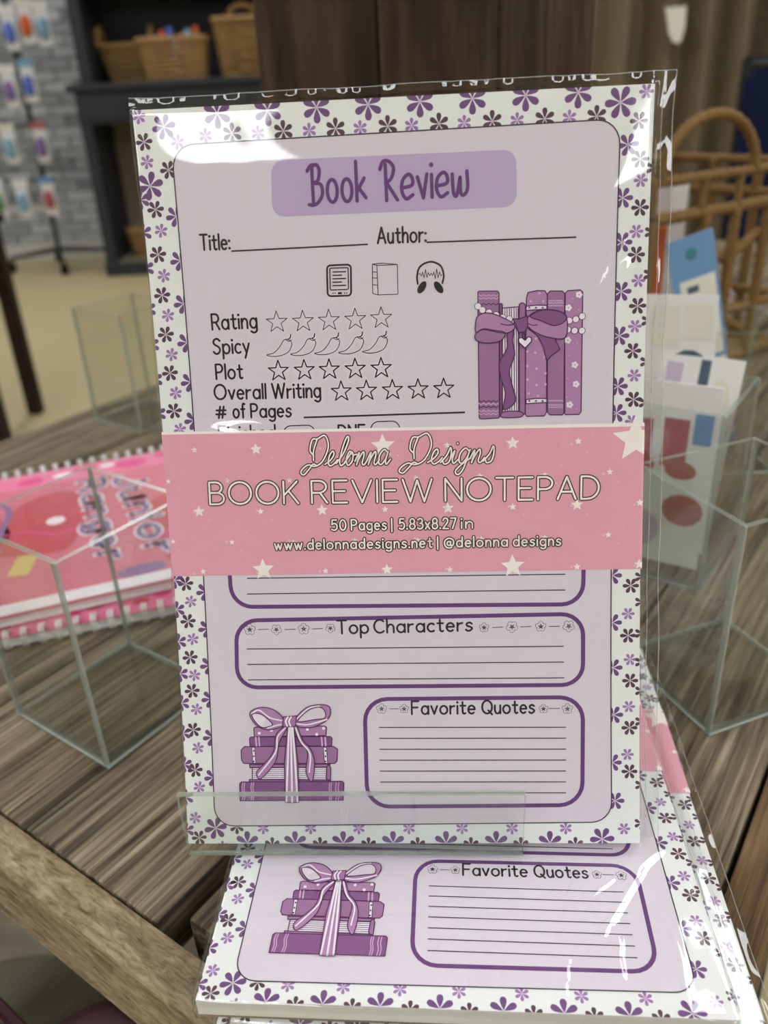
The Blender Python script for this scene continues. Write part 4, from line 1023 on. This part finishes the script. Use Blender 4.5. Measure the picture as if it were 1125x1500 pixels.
for x in (cx0, cx1-70): MB().box((x, CABY, ZF), (x+70, cy1, -90), bev=4).obj('side_panel', 'cabinet_black', cab)
MB().box((cx0-12, CABY-16, ZF), (cx1+12, cy1, ZF+80), bev=5).obj('plinth', 'cabinet_black', cab)
MB().box((cx0+70, cy1-24, ZF+80), (cx1-70, cy1, -90)).obj('back_panel', 'cabinet_beige', cab)
MB().box((cx0+70, CABY+30, ZF+80), (cx1-70, cy1-24, ZF+92)).obj('bottom_shelf', 'cabinet_beige', cab)
MB().box((cx0+60, cy1-20, ZCT), (cx1-60, cy1, 1180)).obj('hutch_back', 'cabinet_black', cab)
for x in (cx0+40, cx1-110): MB().box((x, CABY+40, ZCT), (x+70, cy1, 1180), bev=4).obj('hutch_side', 'cabinet_black', cab)
MB().box((cx0+20, CABY+20, 1180), (cx1-20, cy1, 1220), bev=5).obj('hutch_top', 'cabinet_black', cab)
MB().box((cx0+110, CABY+60, 610), (cx1-110, cy1-20, 640)).obj('hutch_shelf', 'cabinet_black', cab)
wicker_basket('small golden wicker basket inside the lower opening of the cabinet', -1480, 5800, ZF+92, 260, 220, 170, 6, 16, 8, 3, .8, [], group='wicker basket inside the black cabinet')

# ------------------------------------------------------------------ rolling display rack with packets
rx, ry = -2190, 6020
rack = thing('display_rack', 'black rolling display rack in front of the grey brick wall', 'rack', (rx, ry, ZF))
MB().tube([(rx, ry, ZF+110), (rx, ry, 900)], 17, 10).obj('pole', 'black_metal', rack)
for a in (20, 110, 200, 290):
    ex, ey = rx+330*math.cos(R(a)), ry+330*math.sin(R(a))*.9
    MB().tube([(rx, ry, ZF+130), (ex, ey, ZF+95)], [20, 14], 8).obj('foot', 'black_metal', rack)
    c = MB().tube([(ex-16, ey, ZF+36), (ex+16, ey, ZF+36)], 36, 14).obj('caster', 'rubber', rack)
    MB().tube([(ex, ey, ZF+40), (ex, ey, ZF+100)], 12, 8).obj('caster_stem', 'black_metal', rack)
pcols = [('blue_item', 'card_white', 'blue'), ('orange', 'card_cream', 'orange'), ('aqua_item', 'card_white', 'aqua'), ('violet_item', 'card_white', 'violet'), ('blue_item', 'aqua_item', 'blue and aqua'), ('aqua_item', 'card_cream', 'pale aqua'), ('violet_item', 'card_red', 'violet and red'), ('green_item', 'card_white', 'green'), ('aqua_item', 'card_white', 'sea blue'), ('card_red', 'card_blue', 'red and blue')]
spots = [(14, 42), (38, 32), (63, 36), (14, 128), (42, 120), (14, 212), (60, 210), (-2, 292), (34, 292), (72, 288)]
wheres = ['top row of the rack', 'top row of the rack', 'top row of the rack', 'second row of the rack', 'second row of the rack', 'third row of the rack', 'third row of the rack', 'bottom row of the rack', 'bottom row of the rack', 'bottom row of the rack']
rowz = {}
for i, (x, y) in enumerate(spots):
    p = ony(x, y, 5930); w, h = 100, 250
    t = thing('hanging_packet', 'clear hanging packet with %s charm in the %s' % (pcols[i][2], wheres[i]), 'packet', (p.x, p.y, p.z-h/2), group='clear packets on the display rack')
    MB().box((p.x-w/2, p.y-1, p.z+h/2-40), (p.x+w/2, p.y+1, p.z+h/2), bev=.8).obj('header_card', pcols[i][1], t)
    MB().box((p.x-w/2, p.y-9, p.z-h/2), (p.x+w/2, p.y+9, p.z+h/2-38), bev=4).obj('bag', 'film', t)
    MB().box((p.x-w/2+8, p.y+3, p.z-h/2+8), (p.x+w/2-8, p.y+5, p.z+h/2-40)).obj('backing_card', 'card_white', t)
    MB().lathe([(5, -60), (30, -45), (34, 0), (26, 45), (6, 58)], (p.x-4, p.y-3, p.z-20), 12).obj('charm', pcols[i][0], t)
    MB().tube([(p.x, p.y-14, p.z+h/2-14), (p.x, ry, p.z+h/2-14)], 4, 6).obj('hook', 'black_metal', rack)
    rowz.setdefault(round((p.z)/170), []).append((p.x, p.z+h/2-14))
for k, l in rowz.items():
    z = sum(q[1] for q in l)/len(l); MB().tube([(min(q[0] for q in l)-30, ry, z), (max(max(q[0] for q in l)+30, rx+20), ry, z)], 9, 8).obj('crossbar', 'black_metal', rack)

# ------------------------------------------------------------------ dark wooden side table at the left
st = thing('side_table', 'dark brown wooden table standing on the tan floor', 'side table', (-1560, 2600, ZF))
MB().box((-1860, 2440, -330), (-1235, 2960, -300), bev=4).obj('top', 'dark_leg', st)
for x in (-1830, -1275):
    for y in (2610, 2920): MB().box((x-24, y-24, ZF), (x+24, y+24, -330), bev=4).obj('leg', 'dark_leg', st)

# ------------------------------------------------------------------ curtain, tag, navy cloth
def drape(name, mat, x0, x1, y, z0, z1, amp, folds, seed, label, cat):
    def pt(a, b):
        x = x0+(x1-x0)*a; f = math.sin(a*folds*2*math.pi+1.3*noise.noise((a*3, b*.8, seed)))+.5*noise.noise((a*9, b*1.5, seed+4))
        return (x+18*noise.noise((a*2, b*2, seed+7)), y+amp*f, z0+(z1-z0)*b)
    mb = MB().grid(pt, 140, 30); o = mb.obj(name, mat, None, smooth=True)
    s = o.modifiers.new('thickness', 'SOLIDIFY'); s.thickness = .004
    return tag(o, label, cat)
drape('curtain', 'curtain_brown', 645, 1330, 2560, ZF, ZC, 45, 6.5, 3.1, 'olive brown floor-length curtain hanging in heavy folds', 'curtain')
tg = thing('hang_tag', 'cream hang tag pinned to the brown curtain', 'tag', ony(990, 65, 2490))
p = [ony(*q, 2490) for q in ((975, 11), (1006, 9), (1003, 42), (997, 62), (987, 63), (980, 50))]
MB().prism(p, (0, 3, 0)).obj('card', 'tag_cream', tg)
q = ony(991, 4, 2490); MB().tube([ony(991, 12, 2490)+Vector((0, 1, 0)), q, q+Vector((0, 60, 6))], 3, 6).obj('pin', 'steel', tg)
gr = thing('garment_stand', 'dark metal garment stand with a navy cloth over its bar', 'stand', (1010, 2060, ZF))
for x in (870, 1330): MB().tube([(x, 2080, ZF+4), (x, 2080, 30)], 14, 8).obj('upright', 'black_metal', gr); MB().tube([(x, 1900, ZF+14), (x, 2260, ZF+14)], 14, 8).obj('foot', 'black_metal', gr)
MB().tube([(870, 2080, 20), (1330, 2080, 20)], 12, 8).obj('bar', 'black_metal', gr)
def nv(a, b):
    x = 862+(1290-862)*a; L_ = (b-.5)*2; z = 34-abs(L_)**1.0*620; yy = 2080+math.copysign(min(1, abs(L_)*12)*16, L_)+16*abs(L_)*math.sin(a*20+noise.noise((a*4, b*2, 1))*2)*.8
    return (x, yy, z if abs(L_) > .02 else 36)
o = MB().grid(nv, 80, 50).obj('navy_cloth', 'navy_cloth', None, smooth=True); s = o.modifiers.new('thickness', 'SOLIDIFY'); s.thickness = .003
tag(o, 'navy blue cloth folded over the garment stand bar', 'cloth')

# ------------------------------------------------------------------ bag and tote on the bench
stool = thing('wooden_stool', 'small wooden stool in front of the plank table with a bag on its seat', 'stool', ST(30, 330, ZF), rz=TA)
MB().lathe([(150, 455), (158, 462), (158, 474), (150, 480)], (0, 0, 0), 32).obj('seat', 'bench_wood', stool, local=True)
for k in range(4):
    a = R(45+90*k); MB().tube([(135*math.cos(a), 135*math.sin(a), 0), (105*math.cos(a), 105*math.sin(a), 458)], [13, 16], 10).obj('leg', 'bench_wood', stool, local=True)
bag = thing('handbag', 'dark maroon leather handbag with a zip standing on the stool', 'bag', ST(46, 318, ZF+480), rz=TA+R(90))
def bagf(a, b):
    an = 2*math.pi*a; p = 3.2; c, s = math.cos(an), math.sin(an); w = 112*(1-.10*b); d = 36*(1-.45*b*b)
    return (w*math.copysign(abs(c)**(2/p), c), d*math.copysign(abs(s)**(2/p), s), 1+222*b)
mb = MB().grid(bagf, 48, 10, closed_u=True); n0 = len(mb.v); mb.f.append(tuple(range(48))[::-1]); mb.mi.append(0); mb.f.append(tuple(10*48+i for i in range(48))); mb.mi.append(0)
mb.obj('body', 'maroon_leather', bag, local=True, smooth=True)
zp = MB().box((-88, -5, 222), (88, 5, 226), bev=1).obj('zip', 'zip_dark', bag, local=True)
for i in range(40):
    x = -86+i*4.4; MB().box((x, -2.5, 225.5), (x+2.4, 2.5, 227.2)).obj('zip_tooth', 'zip_dark', zp.parent, local=True)
MB().tube([(-96, -19, 222), (0, -21, 223), (96, -19, 222)], 2.4, 6).obj('piping', 'maroon_leather', bag, local=True)
MB().tube(cr3([(-92, 0, 200), (-108, -20, 214), (-122, -38, 222), (-138, -42, 220), (-146, -20, 200), (-140, 10, 150), (-104, 6, 120)]), 9, 8).obj('strap', 'maroon_leather', bag, local=True, smooth=True)
tote = thing('tote_bag', 'dark blue cloth tote bag standing under the side of the plank table', 'bag', ST(330, 66, ZF), rz=R(54))
def totef(a, b):
    an = 2*math.pi*a; p = 5; c, s = math.cos(an), math.sin(an); k = 1+.05*noise.noise((a*6, b*3, 2))
    return (150*k*math.copysign(abs(c)**(2/p), c), 45*k*math.copysign(abs(s)**(2/p), s), 1+640*b)
mb = MB().grid(totef, 48, 14, closed_u=True); mb.f.append(tuple(range(48))[::-1]); mb.mi.append(0)
o = mb.obj('body', 'tote_blue', tote, local=True, smooth=True)
for y in (-44, 44): MB().tube([(-60, y, 600), (-56, y*1.15, 560), (0, y*1.25, 500), (56, y*1.15, 560), (60, y, 600)], 7, 6).obj('strap', 'tote_blue', tote, local=True, smooth=True)
